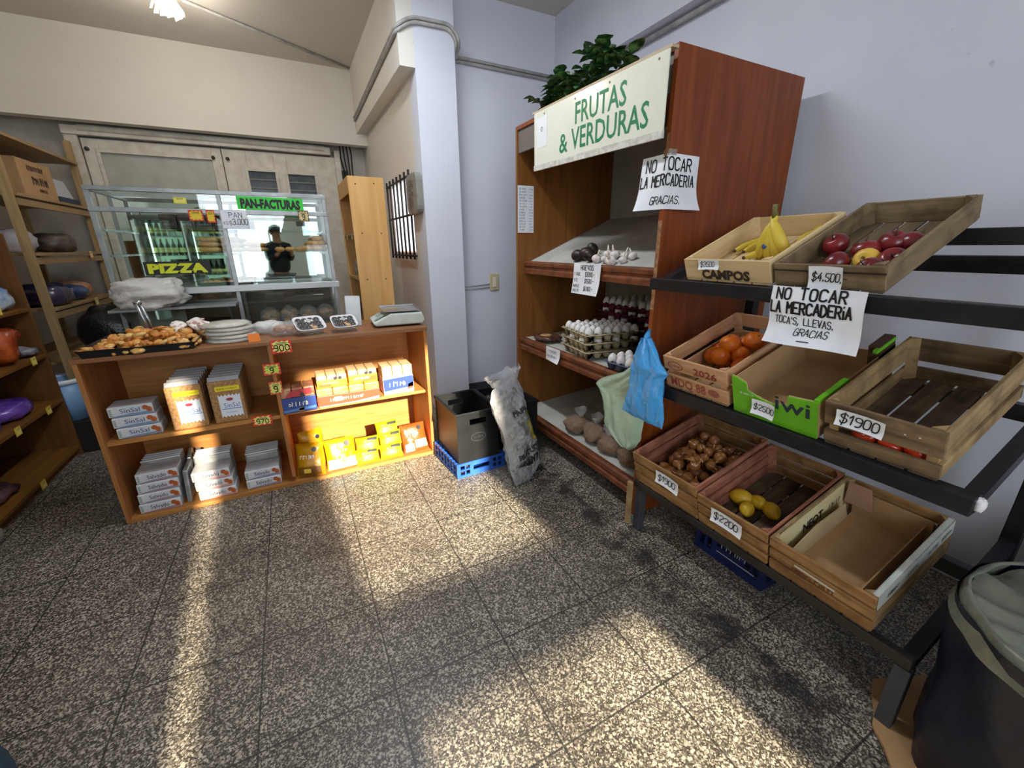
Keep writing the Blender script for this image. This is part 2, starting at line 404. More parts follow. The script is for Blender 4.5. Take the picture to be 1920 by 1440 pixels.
ORD = ['first', 'second', 'third', 'fourth', 'fifth', 'sixth', 'seventh', 'eighth', 'ninth', 'tenth']
def squig(mb, surf, u, v, h, w, sw=.2, up=.002):
    """print too small to read: a wavy line of marks"""
    h = min(h, w*.28); x = u
    while x < u+w*.95:
        d = h*R.uniform(.35, .6)
        ribbon(mb, surf, [(x, v), (x+d*.1, v+h*R.uniform(.7, 1)), (x+d, v+h*R.uniform(.4, .9)), (x+d*.8, v)][:R.choice((2, 3, 4))], h*sw*.8, up); x += d+h*.28
# ---------------------------------------------------------------- the room
FL = floor_mat()
WBLUE = wall_paint('wall_blue_white', '#d0d3df', '#dcdfe9', '#a5a8b2')
WCREAM = wall_paint('wall_cream_white', '#dcd7ce', '#e6e1d8', '#b0a89b')
CEIL = wall_paint('ceiling_white', '#cbc6be', '#d5d0c8', '#b4aea4')
TRIMW = mat('old_white_paint', '#e0dacd', .6, col2='#cbc3b5', scale=11, bump=.05)
DARKB = mat('dark_baseboard', '#3b3d42', .6, col2='#2c2e33', scale=12)
struct('floor', MB().box(-2.4, 2.6, -2.7, 6.0, -.06, 0), FL)
struct('ceiling', MB().box(-2.4, 2.6, -2.7, 6.0, 3.2, 3.28), CEIL)
struct('wall_right', MB().box(2.38, 2.5, -2.6, 3.57, 0, 3.2), WBLUE)
struct('trim_1', MB().box(2.275, 2.38, -2.5, 3.57, 2.72, 3.2), WBLUE)          # beam along the right wall
struct('wall_far', MB().box(1.13, 2.5, 3.57, 3.69, 0, 3.2), WBLUE)
struct('wall_pillar', MB().box(1.01, 1.31, 3.4, 3.57, 0, 3.2), WBLUE)
m = MB()
for y0, y1, z0, z1 in ((3.57, 3.75, 0, 3.2), (4.53, 5.9, 0, 3.2), (3.75, 4.53, 0, 1.355), (3.75, 4.53, 1.955, 3.2)): m.box(1.01, 1.13, y0, y1, z0, z1)
struct('wall_side', m, WCREAM)
struct('trim_2', MB().box(.9, 1.01, 3.4, 5.46, 2.6, 3.2), WCREAM)              # beam above the side wall
struct('wall_header', MB().box(-2.3, 1.01, 5.46, 5.58, 2.49, 3.2), WCREAM)
struct('wall_back', MB().box(-2.3, 1.01, 5.78, 5.9, 0, 2.62).box(-2.3, 1.01, 5.58, 5.9, 2.56, 2.64), mat('back_wall', '#c9c4ba', .7, col2='#a8a39a', scale=4, lo=.3))
struct('wall_left', MB().box(-2.3, -2.15, -2.6, 5.9, 0, 3.2), WCREAM)
struct('baseboard_far', MB().box(1.0, 1.32, 3.385, 3.4, 0, .15).box(1.31, 1.325, 3.4, 3.57, 0, .15).box(1.325, 2.38, 3.555, 3.57, 0, .15), DARKB)
# street front behind the photographer: added fill window, door opening and jamb slit cut to shape the sun patches
m = MB()
for x0, x1, z0, z1 in ((-2.3, -.25, 0, 3.2), (-.168, .42, 0, 3.2), (1.32, 2.5, 0, 3.2), (-.25, -.168, 2.95, 3.2), (.42, 1.32, 2.95, 3.2), (.42, 1.32, 1.466, 1.676), (.42, 1.32, 0, .12)): m.box(x0, x1, -2.6, -2.5, z0, z1)
struct('wall_front', m, WCREAM)
w2 = tag(thing('added_fill_window', None, None, (-.55, -2.49, 1.75)), None, None, kind='structure')  # unseen window added to go with the fill lamp, wall closed behind it
obj('frame', MB().box(-.80, .32, -.01, .03, -1.05, -1.0).box(-.80, .32, -.01, .03, 1.0, 1.05).box(-.80, -.75, -.01, .03, -1, 1).box(.27, .32, -.01, .03, -1, 1), TRIMW, w2)
obj('added_curtain', MB().grid(lambda u, v: (-.75+u*1.02, .004+.006*math.sin(u*70), -1+v*2), 60, 2), C('#e6e8ea', .8), w2, smooth=True)
# ceiling lamp at the back: bulb in a faceted glass shade
lp = thing('ceiling_lamp', 'lit bulb in a broken-edged glass shade on the ceiling over the pastry counter', 'lamp', (-.50, 4.50, 3.2))
obj('ceiling_rose', MB().lathe([(0, 0), (.07, 0), (.07, -.02), (.03, -.04), (0, -.04)], n=20), TRIMW, lp, smooth=False)
obj('bulb', MB().ball((0, 0, -.115), (.042, .042, .055)).tube([(0, 0, -.03), (0, 0, -.075)], .018), mat('lit_bulb', '#ffffff', .4, emit='#fff1d8', estr=22), lp, smooth=True)
m = MB()
for k in range(14):
    a = 2*PI*k/14; b = a+2*PI/14*.9; q = lambda t, r, z: (r*math.cos(t), r*math.sin(t), z)
    zl = -.13-.03*R.random(); i = len(m.v)
    for p in (q(a, .05, -.035), q(b, .05, -.035), q(b, .105, zl), q(a, .105, zl+.015)): m._p(p)
    m.f.append([i, i+1, i+2, i+3])
obj('glass_shade', m, film('clear_glass_facets', '#f4f4f0', .35, .05), lp)
# fluorescent fitting over the shop floor (above the frame, placed to brighten the far wall)
fl = thing('fluorescent_fitting', 'white fluorescent tube fitting on the ceiling above the shop floor', 'lamp', (.45, 2.3, 3.2))
obj('batten', MB().box(-.04, .04, -.64, .64, -.06, 0), TRIMW, fl)
obj('tube', MB().tube([(0, -.6, -.085), (0, .6, -.085)], .014, 12), mat('lit_tube', '#ffffff', .4, emit='#e6f0ff', estr=9), fl, smooth=True)
# electrical conduits
PIPE = mat('painted_conduit', '#b9b8b6', .5, col2='#9a9894', scale=16)
def conduit(label, paths, r=.013):
    m = MB()
    for p in paths: m.tube(p, r, 8)
    return tag(obj('electrical_conduit', m, PIPE, smooth=True), label, 'conduit')
def arc(pts, k=6):
    """round the corners of a polyline"""
    pts = [Vector(p) for p in pts]; out = [pts[0]]
    for a, b, c in zip(pts, pts[1:], pts[2:]):
        d = min((a-b).length, (c-b).length)*.45; d = min(d, .06); p, q = b+(a-b).normalized()*d, b+(c-b).normalized()*d
        for i in range(k+1): t = i/k; out.append(p*(1-t)**2+b*2*t*(1-t)+q*t*t)
    return out+[pts[-1]]
conduit('painted conduit running round the pillar and along the far wall to the plant',
        [arc([(.886, 5.40, 2.715), (.886, 3.386, 2.79), (1.0, 3.386, 2.862), (1.27, 3.386, 2.868), (1.324, 3.386, 2.80), (1.324, 3.50, 2.72), (1.36, 3.556, 2.745), (1.45, 3.556, 2.748), (2.262, 3.556, 2.742)]),
         arc([(.886, 5.40, 2.742), (.886, 3.37, 2.815), (1.0, 3.386, 2.889), (1.28, 3.386, 2.895), (1.350, 3.386, 2.81), (1.350, 3.50, 2.745), (1.39, 3.556, 2.771), (1.46, 3.556, 2.774), (2.262, 3.556, 2.768)])], .0125)
conduit('thin painted conduit crossing the ceiling from the lamp to the corner', [[(-.40, 4.60, 3.188), (.885, 5.39, 3.188)]], .012)
conduit('pale conduit under the beam of the right wall', [[(2.352, -1.5, 2.695), (2.352, 3.54, 2.695)]], .016)
# doors at the back
FROST = mat('frosted_panel', '#a9aa9f', .45, col2='#b9bab0', scale=5)
def leaf(name, x0, x1, panes):
    d = tag(thing(name, None, None, ((x0+x1)/2, 5.68, 0)), None, None, kind='structure'); w = (x1-x0)/2
    m = MB(); m.box(-w, w, 0, .05, .0, 1.2); zt = 2.385
    xx = [-w]+[p-(x0+x1)/2 for q in panes for p in q[:2]]+[w]
    for i in range(0, len(xx), 2): m.box(xx[i], xx[i+1], 0, .05, 1.2, zt)
    for a, b, z0, z1, kind in panes: m.box(a-(x0+x1)/2, b-(x0+x1)/2, 0, .05, 1.2, z0).box(a-(x0+x1)/2, b-(x0+x1)/2, 0, .05, z1, zt)
    obj('leaf', m, TRIMW, d, bevel=.004)
    for a, b, z0, z1, kind in panes:
        a -= (x0+x1)/2; b -= (x0+x1)/2
        if kind == 'frost': obj('panel', MB().box(a, b, .02, .035, z0, z1), FROST, d)
        else:
            obj('pane', MB().box(a, b, .03, .04, z0, z1), mat('dark_glass', '#3f474a', .15, col2='#2a3033', scale=18), d)
            mm = MB()
            for k in range(7): mm.box(a, b, .012, .03, z0+(z1-z0)*k/7, z0+(z1-z0)*k/7+.012)
            obj('louvre', mm, mat('louvre_grey', '#77746c', .5), d)
        f = MB()
        for q in ((a-.03, b+.03, z1, z1+.03), (a-.03, b+.03, z0-.03, z0), (a-.03, a, z0, z1), (b, b+.03, z0, z1)): f.box(q[0], q[1], -.012, .01, q[2], q[3])
        obj('bead', f, TRIMW, d, bevel=.003)
    return d
d1 = leaf('door_1', -1.52, -.437, [(-1.40, -.525, 1.75, 2.27, 'frost')])
d2 = leaf('door_2', -.43, .66, [(-.22, .032, 1.6, 2.19, 'pane'), (.158, .426, 1.6, 2.18, 'pane')])
for d, xs in ((d1, (-.505, .47)), (d2, (-.50,))):
    for x in xs: obj('knob', MB().tube([(x, 0, 2.29), (x, -.03, 2.29)], .013, 8).ball((x, -.034, 2.29), .018, 10, 6), C('#3a342c', .4), d, smooth=True)
struct('trim_3', MB().box(-1.62, .62, 5.62, 5.7, 2.40, 2.47).tube([(-1.5, 5.63, 2.455), (.56, 5.63, 2.455)], .03, 10).box(-1.62, -1.53, 5.65, 5.78, 0, 2.45).box(.66, .72, 5.65, 5.78, 0, 2.45), TRIMW)
cb = MB()
for k in range(4): cb.tube([(.74+.035*k, 5.72, 2.54), (.735+.04*k, 5.70, 2.38+.02*k), (.76+.03*k, 5.71, 2.25), (.75+.035*k, 5.72, 2.12-.03*k)], .008, 6)
cb.box(.73, .80, 5.71, 5.75, 2.16, 2.26)
tag(obj('cable_bundle', cb, C('#2b2a29', .6), smooth=False), 'dark loose cables hanging in the corner behind the beech shelf', 'cables')
# barred window in the side wall
w1 = tag(thing('window_1', None, None, (1.07, 4.14, 1.655)), None, None, kind='structure')
BRICK = mat('orange_brick', '#b5683c', .8, col2='#c98055', scale=18)
obj('reveal', MB().box(.0, .06, -.39, -.375, -.3, .3).box(.0, .06, .33, .39, -.3, .3).box(.0, .06, -.375, .33, -.3, -.27), BRICK, w1)
obj('pane', MB().box(-.045, -.040, -.375, .375, -.29, .29), mat('glowing_daylight_pane', '#eef2f8', .5, emit='#f4f8ff', estr=1.4), w1)  # pane glows by itself in place of the daylight outside
g = MB()
for k in range(7): y = 3.72+k*.14; g.tube([(.985, y, 1.30), (.985, y, 2.0)], .0095, 6)
for z in (1.33, 1.66, 1.955): g.tube([(.985, 3.68, z), (.985, 4.58, z)], .0095, 6)
g.tube([(.985, 3.72, 1.33), (1.015, 3.72, 1.33)], .008, 6).tube([(.985, 4.56, 1.955), (1.015, 4.56, 1.955)], .008, 6)
tag(obj('window_grille', g, C('#231f1d', .5), smooth=True), 'black iron bars across the small bright window in the side wall', 'grille')
pq = thing('wall_plaque', 'grey rounded plaque with raised marks on the wall beside the barred window', 'plaque', (1.01, 3.575, 1.80))
m = MB(); pts = []
for k in range(24):
    a = 2*PI*k/24; sx = math.copysign(abs(math.cos(a))**.35, math.cos(a)); sz = math.copysign(abs(math.sin(a))**.35, math.sin(a)); pts.append((sx*.155, sz*.15))
m.prism(pts, -.05, 0, lambda x, y, z: (y, x, z)); obj('backplate', m, mat('plaque_grey', '#8d8c84', .5, col2='#7b7a73', scale=9), pq, bevel=.006)
m = MB(); sf = plane((-.0515, .11, -.11), (0, -1, 0), (0, 0, 1))
for k in range(7): pen(m, sf, R.choice(['EFH', 'PEI', 'BTL', 'HEO']), .03, .01+k*.03, .02, cw=1.8, sw=.2, gap=.7)
obj('raised_marks', m, C('#55544f', .5), pq, fix=False)
sw = thing('light_switch', 'ivory switch plate on the far wall beside the produce shelf', 'switch', (1.665, 3.57, 1.09))
obj('plate', MB().box(-.045, .045, -.012, 0, -.075, .075), C('#c9bd96', .4), sw, bevel=.006)
obj('rocker', MB().box(-.018, .018, -.02, -.01, -.045, .045), C('#e0d9c2', .35), sw, bevel=.004)
tag(obj('cable', MB().tube([(1.31, 3.564, 1.055), (1.62, 3.564, 1.075)], .005, 6).tube([(1.31, 3.564, 1.03), (1.62, 3.564, 1.045)], .005, 6), C('#a9a9a9', .5), smooth=True), 'pair of thin grey wires running from the pillar to the switch', 'wire')
# ---------------------------------------------------------------- the long counter and what is on it
CX0, CX1, CY0, CY1, CT = -.975, .735, 2.63, 3.13, .91
ct = thing('display_counter', 'long open-fronted wooden counter with two bays of shelves, topped by pastries and a scale', 'counter', (0, 0, 0))
obj('countertop', MB().box(CX0-.005, CX1+.005, CY0-.005, CY1, CT-.022, CT), wood('countertop_wood', '#7d5030', '#956440', 'x', .45), ct, bevel=.003)
for x in (CX0, CX1-.02): obj('side_panel', MB().box(x, x+.02, CY0, CY1, 0, CT-.022), OAKV, ct, bevel=.002)
obj('divider', MB().box(-.172, -.152, CY0+.01, CY1-.02, .055, CT-.022), OAKV, ct, bevel=.002)
obj('back_panel', MB().box(CX0+.02, CX1-.02, CY1-.02, CY1-.005, .02, CT-.022), OAK, ct)
obj('base_shelf', MB().box(CX0+.02, CX1-.02, CY0, CY1-.02, 0, .022), OAK, ct)
obj('shelf', MB().box(CX0+.02, -.172, CY0+.02, CY1-.02, .445, .467), OAK, ct, bevel=.002)
obj('shelf', MB().box(-.152, CX1-.02, CY0+.05, CY1-.02, .448, .468), OAK, ct, bevel=.002)
for x in (-.63, -.45): obj('bracket', MB().prism([(0, .445), (0, .39), (.02, .33), (.045, .33), (.05, .445)], 0, .016, lambda a, y, z: (x+y, CY1-.12+a*1.9, z)), OAK, ct)

# baking tray of pastries
TB = C('#17171a', .45)
def tray(name, label, x0, x1, y0, y1, z, h, m, cat='tray', group=None):
    t = thing(name, label, cat, ((x0+x1)/2, (y0+y1)/2, z), group=group); a, b = (x1-x0)/2, (y1-y0)/2; e = .012
    k = MB().box(-a+e, a-e, -b+e, b-e, .0, .004)
    P = [(-a, -b), (a, -b), (a, b), (-a, b)]; Q = [(-a+e, -b+e), (a-e, -b+e), (a-e, b-e), (-a+e, b-e)]
    i = len(k.v)
    for (px, py), (qx, qy) in zip(P, Q):
        for p in ((qx, qy, 0), (px, py, h), (px-math.copysign(.004, px)*-1, py+math.copysign(.004, py), h), (qx*.985, qy*.985, .004)): k._p(p)
    for j in range(4):
        n = (j+1) % 4
        for c in range(3): k.f.append([i+j*4+c, i+n*4+c, i+n*4+c+1, i+j*4+c+1])
    obj('pan', k, m, t, fix=True); return t
tray('baking_tray', 'large black baking tray of golden pastries on the counter left end', -.945, -.485, 2.625, 3.085, CT, .038, TB)
PAS = [mat('pastry_gold', '#b8681e', .5, col2='#eaaa54', scale=30, bump=.5, lo=.3, hi=.7), mat('pastry_brown', '#8f4a16', .45, col2='#d08a36', scale=30, bump=.5), mat('pastry_pale', '#c98a3c', .55, col2='#e8c680', scale=30, bump=.5),
       mat('pastry_sugared', '#efe6dc', .75, col2='#b98a80', scale=45, bump=.3, lo=.52, hi=.6)]
def pastry_mesh(seed, kind):
    rr = random.Random(seed); m = MB()
    if kind == 0:      # crescent
        pts = []; rs = []
        for k in range(9):
            a = -1.25+2.5*k/8; pts.append((.034*math.sin(a), .034*math.cos(a)-.02, .014)); rs.append((.004+.014*math.sin(PI*(k+.6)/9.2))*(1+.12*(k % 2)))
        m.tube(pts, rs, 9)
    elif kind == 1: m.ball((0, 0, .013), (.034, .029, .015), 14, 8, lambda p, k: p*(1+.30*noise.noise(k*2.6+Vector((seed, 0, 0)))))
    else: m.ball((0, 0, .012), (.040, .022, .015), 14, 8, lambda p, k: Vector((p.x, p.y, p.z*(1-.35*math.exp(-(k.y*5)**2)) if k.z > 0 else p.z))*(1+.25*noise.noise(k*2.8+Vector((seed, 1, 0)))))
    return m
PP = []
lab = 'golden baked pastry in the heap on the black baking tray'
for s, (k, mm) in enumerate([(0, 0), (1, 2), (2, 0), (1, 1), (2, 2), (0, 1)]):
    PP.append(tag(obj('pastry', pastry_mesh(s, k), PAS[mm], smooth=True), lab, 'pastry', 'golden pastries heaped on the black tray'))
n = 0; rr = random.Random(5)
for lay, (zz, cnt) in enumerate(((.008, 120), (.026, 84), (.044, 44), (.060, 24))):
    for _ in range(cnt):
        u, v = rr.random(), rr.random(); sh = lay*.028
        x = -.937+sh*.8+(.445-1.6*sh)*u; y = 2.638+sh*.5+(.43-.9*sh)*v
        if lay >= 2: x = -.80+.27*u; y = 2.76+.28*v
        o = PP[n] if n < 6 else dup(PP[rr.randrange(6)])
        o.location = (x, y, CT+zz); o.rotation_euler = (rr.uniform(-.45, .45), rr.uniform(-.45, .45), rr.uniform(0, 6.28)); o.scale = (rr.uniform(.62, .92),)*3; n += 1
sug = None; rr = random.Random(9)
for i in range(12):
    x, y, z = -.615+.16*rr.random(), 2.86+.20*rr.random(), CT+.055+.035*rr.random()
    if sug is None: sug = tag(obj('pastry', pastry_mesh(20, 1), PAS[3], smooth=True), 'white sugar-flecked pastry at the back right of the baking tray', 'pastry', 'sugared pastries on the baking tray'); o = sug
    else: o = dup(sug)
    o.location = (x, y, z); o.rotation_euler = (rr.uniform(-.5, .5), rr.uniform(-.5, .5), rr.uniform(0, 6.28)); o.scale = (1.05,)*3
tg = thing('serving_tongs', 'steel serving tongs standing up behind the tray of pastries', 'tongs', (-.76, 3.05, CT+.03))
obj('arm', MB().tube([(0, 0, 0), (-.008, 0, .08), (-.025, 0, .17)], [.006, .008, .009], 8), STEEL, tg, smooth=True)
obj('arm', MB().tube([(.016, .012, 0), (.010, .012, .08), (-.012, .01, .17)], [.006, .008, .009], 8), STEEL, tg, smooth=True)
obj('hinge', MB().tube([(-.034, .005, .172), (-.002, .005, .182)], .012, 8), STEEL, tg, smooth=True)
# wrapped flat breads
FLATB = mat('flat_bread', '#d9d2c0', .6, col2='#b5ab92', scale=30, bump=.2)
fb = None
for i in range(5):
    w = .115-.004*(i % 2)
    if fb is None:
        fb = thing('flatbread_pack', '', 'flatbread pack'); mm = MB()
        mm.lathe([(0, 0), (.104, 0), (.112, .006), (.108, .013), (0, .015)], n=28); obj('bread', mm, FLATB, fb, smooth=True)
        w_ = MB().lathe([(0, -.001), (.110, -.001), (.128, .003), (.121, .009), (.112, .016), (0, .018)], n=28); 
        for q in range(len(w_.v)): p = Vector(w_.v[q]); w_.v[q] = tuple(p*(1+.035*nz(p*30)))
        obj('wrapper', w_, film('bread_film', '#f2f2ee', .3, .12), fb, smooth=True); o = fb
    else: o = dup(fb)
    o.location = (-.345+.012*(i % 2)-.004*i, 2.80+.008*i, CT+.0015+i*.0195); o.rotation_euler = (0, rad(1.2)*(i % 3-1)*.4, i)
    o['label'] = 'film-wrapped pale flatbread beside the baking tray, %s' % ('bottom one' if i == 0 else 'topmost' if i == 4 else ORD[i]+' from the bottom of the stack'); o['group'] = 'wrapped flatbreads on the counter'
tag(obj('price_tag', MB().box(-.028, .028, -.002, .002, 0, .045), C('#ee7d1d', .5), loc=(-.225, 2.665, CT), rot=(rad(-12), 0, rad(8))), 'small plain orange card standing in front of the flatbreads', 'price tag')
# bags of biscuits
bg1 = tag(obj('plastic_bag', blob((.17, .12, .075), 3, .2, 10), film('milky_film', '#e6e6e4', .7, .25), smooth=True, loc=(-.165, 2.93, CT)), 'crumpled milky plastic bag on the counter beside the flatbreads', 'bag')
bb = thing('biscuit_bag', 'clear bag of brown biscuits on the counter in front of the milky bag', 'bag', (-.06, 2.80, CT))
obj('film', blob((.19, .13, .085), 8, .18, 9), film('clear_film', '#f5f5f5', .25, .1), bb, smooth=True)
bm_ = MB(); rr = random.Random(3)
for i in range(16): bm_.ball((rr.uniform(-.06, .06), rr.uniform(-.035, .035), .016+rr.random()*.035), (.022, .019, .014), 8, 6)
o = obj('biscuits', bm_, PAS[1], bb, smooth=True); o['kind'] = 'stuff'
# film-covered trays of chocolate pastries leaning at the counter edge
CHOC = mat('chocolate', '#1d1512', .35, col2='#33241c', scale=30, bump=.2); FOAM = C('#e9e9ea', .6)
def choctray(label, loc, rz, w=.155, d=.125):
    t = thing('sweets_tray', label, 'tray', loc, (rad(24), 0, rz), group='film-covered sweets trays')
    k = MB(); a, b = w/2, d/2
    def rr_(u, v, r=.0):
        an = 2*PI*u; sg = lambda x: math.copysign(abs(x)**.4, x); return sg(math.cos(an)), sg(math.sin(an))
    prof = [(0, 0), (.80, 0), (.9, .004), (.98, .022), (1.02, .024), (1.02, .027), (.96, .027), (.86, .008), (0, .006)]
    def fn(u, v): r, z = prof[round(v*8)]; x, y = rr_(u, v); return (x*a*r, y*b*r+b, z)
    k.grid(fn, 32, 8, cu=True); obj('foam_tray', k, FOAM, t, smooth=True)
    k = MB(); rg = random.Random(int(loc[0]*1000))
    for i in range(4):
        for j in range(3):
            if (i, j) == (2, 0): continue
            k.ball((-a*.62+i*a*.41, b*.45+j*b*.55, .019), (.019, .022, .012), 9, 6)
    obj('chocolates', k, CHOC, t, smooth=True)
    obj('nuts', MB().ball((a*.22, b*.4, .02), (.017, .013, .010), 9, 6).ball((a*.05, b*.62, .02), (.012, .012, .009), 9, 6), C('#c99a5c', .5), t, smooth=True)
    k = MB(); sf = plane((-a*.85, b*.15, .0285), (1, 0, 0), (0, 1, 0)); patch(k, sf, [(a*.6, b*.85), (a*1.15, b*.85), (a*1.15, b*1.35), (a*.6, b*1.35)]); obj('label_sticker', k, C('#f2f2f4', .4), t, fix=False)
    k = MB(); 
    for q in range(3): ribbon(k, sf, [(a*.68, b*(.95+.12*q)), (a*1.05, b*(.95+.12*q))], .003, .0018)
    obj('label_print', k, INK, t, fix=False)
    obj('film', MB().grid(lambda u, v: (-a*.97+2*a*.97*u, 2*b*v*.97+.03*b, .0275+.0015*nz((u*6, v*6, 1))), 10, 10), film('tray_film', '#ffffff', .10, .05), t, smooth=True)
choctray('white foam tray of dark chocolates under film, the one nearer the biscuits', (.075, 2.70, CT+.012), rad(12), .165, .15)
choctray('white foam tray of dark chocolates under film, the one nearer the scale', (.262, 2.70, CT+.012), rad(6), .145, .135)
k = MB().box(-.045, .045, -.03, .03, 0, .165)
for i in range(len(k.v)): p = Vector(k.v[i]); k.v[i] = (p.x+.012*p.z/.165, p.y+.02*p.z/.165, p.z)
pb = thing('paper_bag_stack', 'upright bundle of folded white paper bags between the sweets trays and the scale', 'paper bags', (.335, 2.93, CT))
for q in range(5): obj('paper_bag', MB().prism([(-.045, 0), (.045, 0), (.052, .19-.006*q), (-.038, .195-.004*q)], -.03+q*.013, -.021+q*.013), mat('bag_paper', '#e2e6ea', .6, col2='#c9d2d8', scale=8), pb, rot=(rad(2*q-4), 0, rad(3*q-5)))
# the scale
sc = thing('shop_scale', 'off-white electronic scale with a steel pan at the right end of the counter', 'scale', (.60, 2.86, CT), (0, 0, rad(-4)))
IV = mat('scale_plastic', '#cfd6cf', .45, col2='#c0c8c0', scale=10)
k = MB(); bot = [(-.17, -.15), (.15, -.15), (.17, -.10), (.17, .13), (-.17, .13), (-.2, -.05)]
k.prism([(-.15, 0.012), (.15, .012), (.165, .035), (.15, .085), (-.05, .085), (-.165, .030)], -.14, .13); obj('housing', k, IV, sc, bevel=.008)
obj('pan', MB().box(-.095, .14, -.125, .115, .096, .102).box(-.095, .14, .109, .115, .102, .112).box(.134, .14, -.125, .115, .102, .112), STEEL, sc, bevel=.003)
obj('pan_support', MB().tube([(.02, 0, .08), (.02, 0, .097)], .03, 14), C('#6b6e6e', .5), sc)
k = MB(); sf = plane((-.158, -.12, .0335), (0.115/.127, 0, .055/.127), (0, 1, 0)); sf = Surf(lambda u, v: Vector((-.155+u*.83, -.12+v, .0375+u*.40)))
for i in range(4):
    for j in range(5): patch(k, sf, [(.035+.018*i, .10+.024*j), (.048+.018*i, .10+.024*j), (.048+.018*i, .117+.024*j), (.035+.018*i, .117+.024*j)], .0035)
obj('keypad', k, C('#8fa3a0', .5), sc, fix=False)
k = MB(); patch(k, sf, [(.01, .02), (.09, .02), (.09, .08), (.01, .08)], .003); obj('display', k, C('#9fb0a6', .25), sc, fix=False)
for x, y in ((-.12, -.11), (.12, -.11), (-.12, .10), (.12, .10)): obj('foot', MB().tube([(x, y, 0), (x, y, .015)], .013, 10), C('#202020', .6), sc)
# star-edged price cards
def starcard(label, loc, w, h, txt, base='#d8352b', star='#e9e27a', rz=0, tilt=0, group='star price cards', cat='price tag', up=.0015):
    t = thing('price_card', label, cat, loc, (tilt, 0, rz), group=group); rg = random.Random(int(abs(loc[0]*7919)+abs(loc[2]*1300)))
    obj('card', MB().box(-w/2, w/2, 0, .002, -h/2, h/2), C(base, .5), t)
    sf = plane((0, 0, 0), (1, 0, 0), (0, 0, 1)); k = MB(); n = 22; pts = []
    for i in range(n):
        a = 2*PI*i/n; r = 1 if i % 2 else .78; c, s_ = math.cos(a), math.sin(a); q = max(abs(c), abs(s_))
        pts.append((c/q*w*.46*r, s_/q*h*.44*r))
    b = len(k.v); k._p(sf.at(0, 0, .0008)); [k._p(sf.at(*p, .0008)) for p in pts]
    for i in range(n): k.f.append([b, b+1+i, b+1+(i+1) % n])
    obj('star', k, C(star, .5), t, fix=False)
    k = MB(); L = max(1, len(txt)); hh = min(h*.42, w*.8/(L*.85)); pen(k, sf, txt, -hh*.85*L/2+hh*.1, -h*.3, hh, sw=.16, jit=.04, up=.002)
    for i in range(2): ribbon(k, sf, [(-w*.25, h*(.18+.1*i)), (w*.25, h*(.18+.1*i))], h*.04, .002)
    obj('figures', k, C('#2f3a1c', .5), t, fix=False); return t
starcard('red-edged card with 900 on the counter rim above the divider', (-.10, 2.622, .878), .10, .075, '900')
starcard('red and yellow card on the divider, upper of the two below the rim card', (-.168, 2.632, .752), .085, .065, '9', star='#c9cf54')
starcard('red and yellow card on the divider, lower of the two below the rim card', (-.166, 2.632, .640), .065, .075, '9', base='#d25a35', star='#d9d870')
starcard('red-edged price card on the front of the left shelf near the divider', (-.265, 2.642, .455), .098, .06, '970', rz=rad(-4))

# ---- packets in the bays
WHITEP = mat('pack_film_white', '#d9dade', .35, col2='#c3c5cc', scale=8, bump=.1)
GRAIN = mat('rice_cake', '#b98f5c', .7, col2='#8a5f36', scale=70, bump=.5, col3='#e0c796')
def ricebox(word, tint, w=.185, h=.056, d=.13):
    t = thing('rice_cake_pack', '', 'rice cake pack')
    k = MB().box(-w/2, w/2, 0, d, 0, h); obj('wrapper', k, WHITEP, t, bevel=.006)
    sf = plane((-w/2, -.0004, 0), (1, 0, 0), (0, 0, 1)); k = MB(); patch(k, sf, [(.004, .003), (w-.004, .003), (w-.004, h*.3), (w*.45, h*.24), (.02, h*.12)]); obj('band', k, C(tint, .45), t, fix=False)
    k = MB(); typ(k, sf, word, w*.27, h*.36, h*.40, w*.44); obj('lettering', k, C('#1f4a8c' if word == 'SinSal' else '#1c1c24', .5), t, fix=False)
    k = MB(); disc(k, sf, w*.83, h*.66, w*.07, h*.22, up=.0012); disc(k, sf, w*.91, h*.45, w*.07, h*.26, up=.0014); obj('picture', k, mat('biscuit_picture', '#d8742e', .5, col2='#8f3f1c', scale=60, col3='#edc07a'), t, fix=False)
    k = MB()
    for q in range(4): ribbon(k, sf, [(w*.05, h*(.25+.17*q)), (w*.085, h*(.25+.17*q))], .004, .0012)
    obj('mark', k, C('#5a8f5a', .5), t, fix=False); return t
def stack(word, tint, x, y0, z0, n, nb, where, zb, first):
    """n packs lying in a front column, nb packs standing behind"""
    for i in range(n):
        o = first if (i == 0 and 'label' not in first.keys()) else dup(first)
        o.location = (x+(-.012+.006*i if n == 4 else .008*(n-1-i) if n == 3 else 0)*1, y0+.006*i, z0+i*.0575); o.rotation_euler = (0, 0, rad(R.uniform(-2, 2)))
        pos = 'bottom' if i == 0 else 'topmost' if i == n-1 else ORD[i]+' from the bottom'
        o['label'] = 'white %s pack, %s in front column of %s' % ('blue-lettered' if word == 'SinSal' else 'dark-lettered', pos, where); o['group'] = 'white rice cake packs in the counter'
def rear(x, y, z, n, where, w=.18, h=.06, hh=.20):
    rp = None
    for i in range(n):
        if rp is None:
            rp = thing('rice_cake_pack', '', 'rice cake pack'); obj('wrapper', MB().box(-w/2, w/2, 0, .026, 0, hh), mat('pack_film_grey', '#b9babd', .3, col2='#8f8b86', scale=9, bump=.15), rp, bevel=.008)
            obj('seal', MB().box(-w/2, w/2, .010, .014, hh, hh+.010), C('#d5d6da', .35), rp); o = rp
        else: o = dup(rp)
        o.location = (x, y+i*.03, z); o['label'] = 'white pack on edge, %s behind the front of %s' % (ORD[i], where); o['group'] = 'rice cake packs standing behind the columns'
F = ricebox('SinSal', '#7d97ba'); stack('SinSal', 0, -.835, 2.675, .467, 3, 0, 'shelf stack', 0, F)
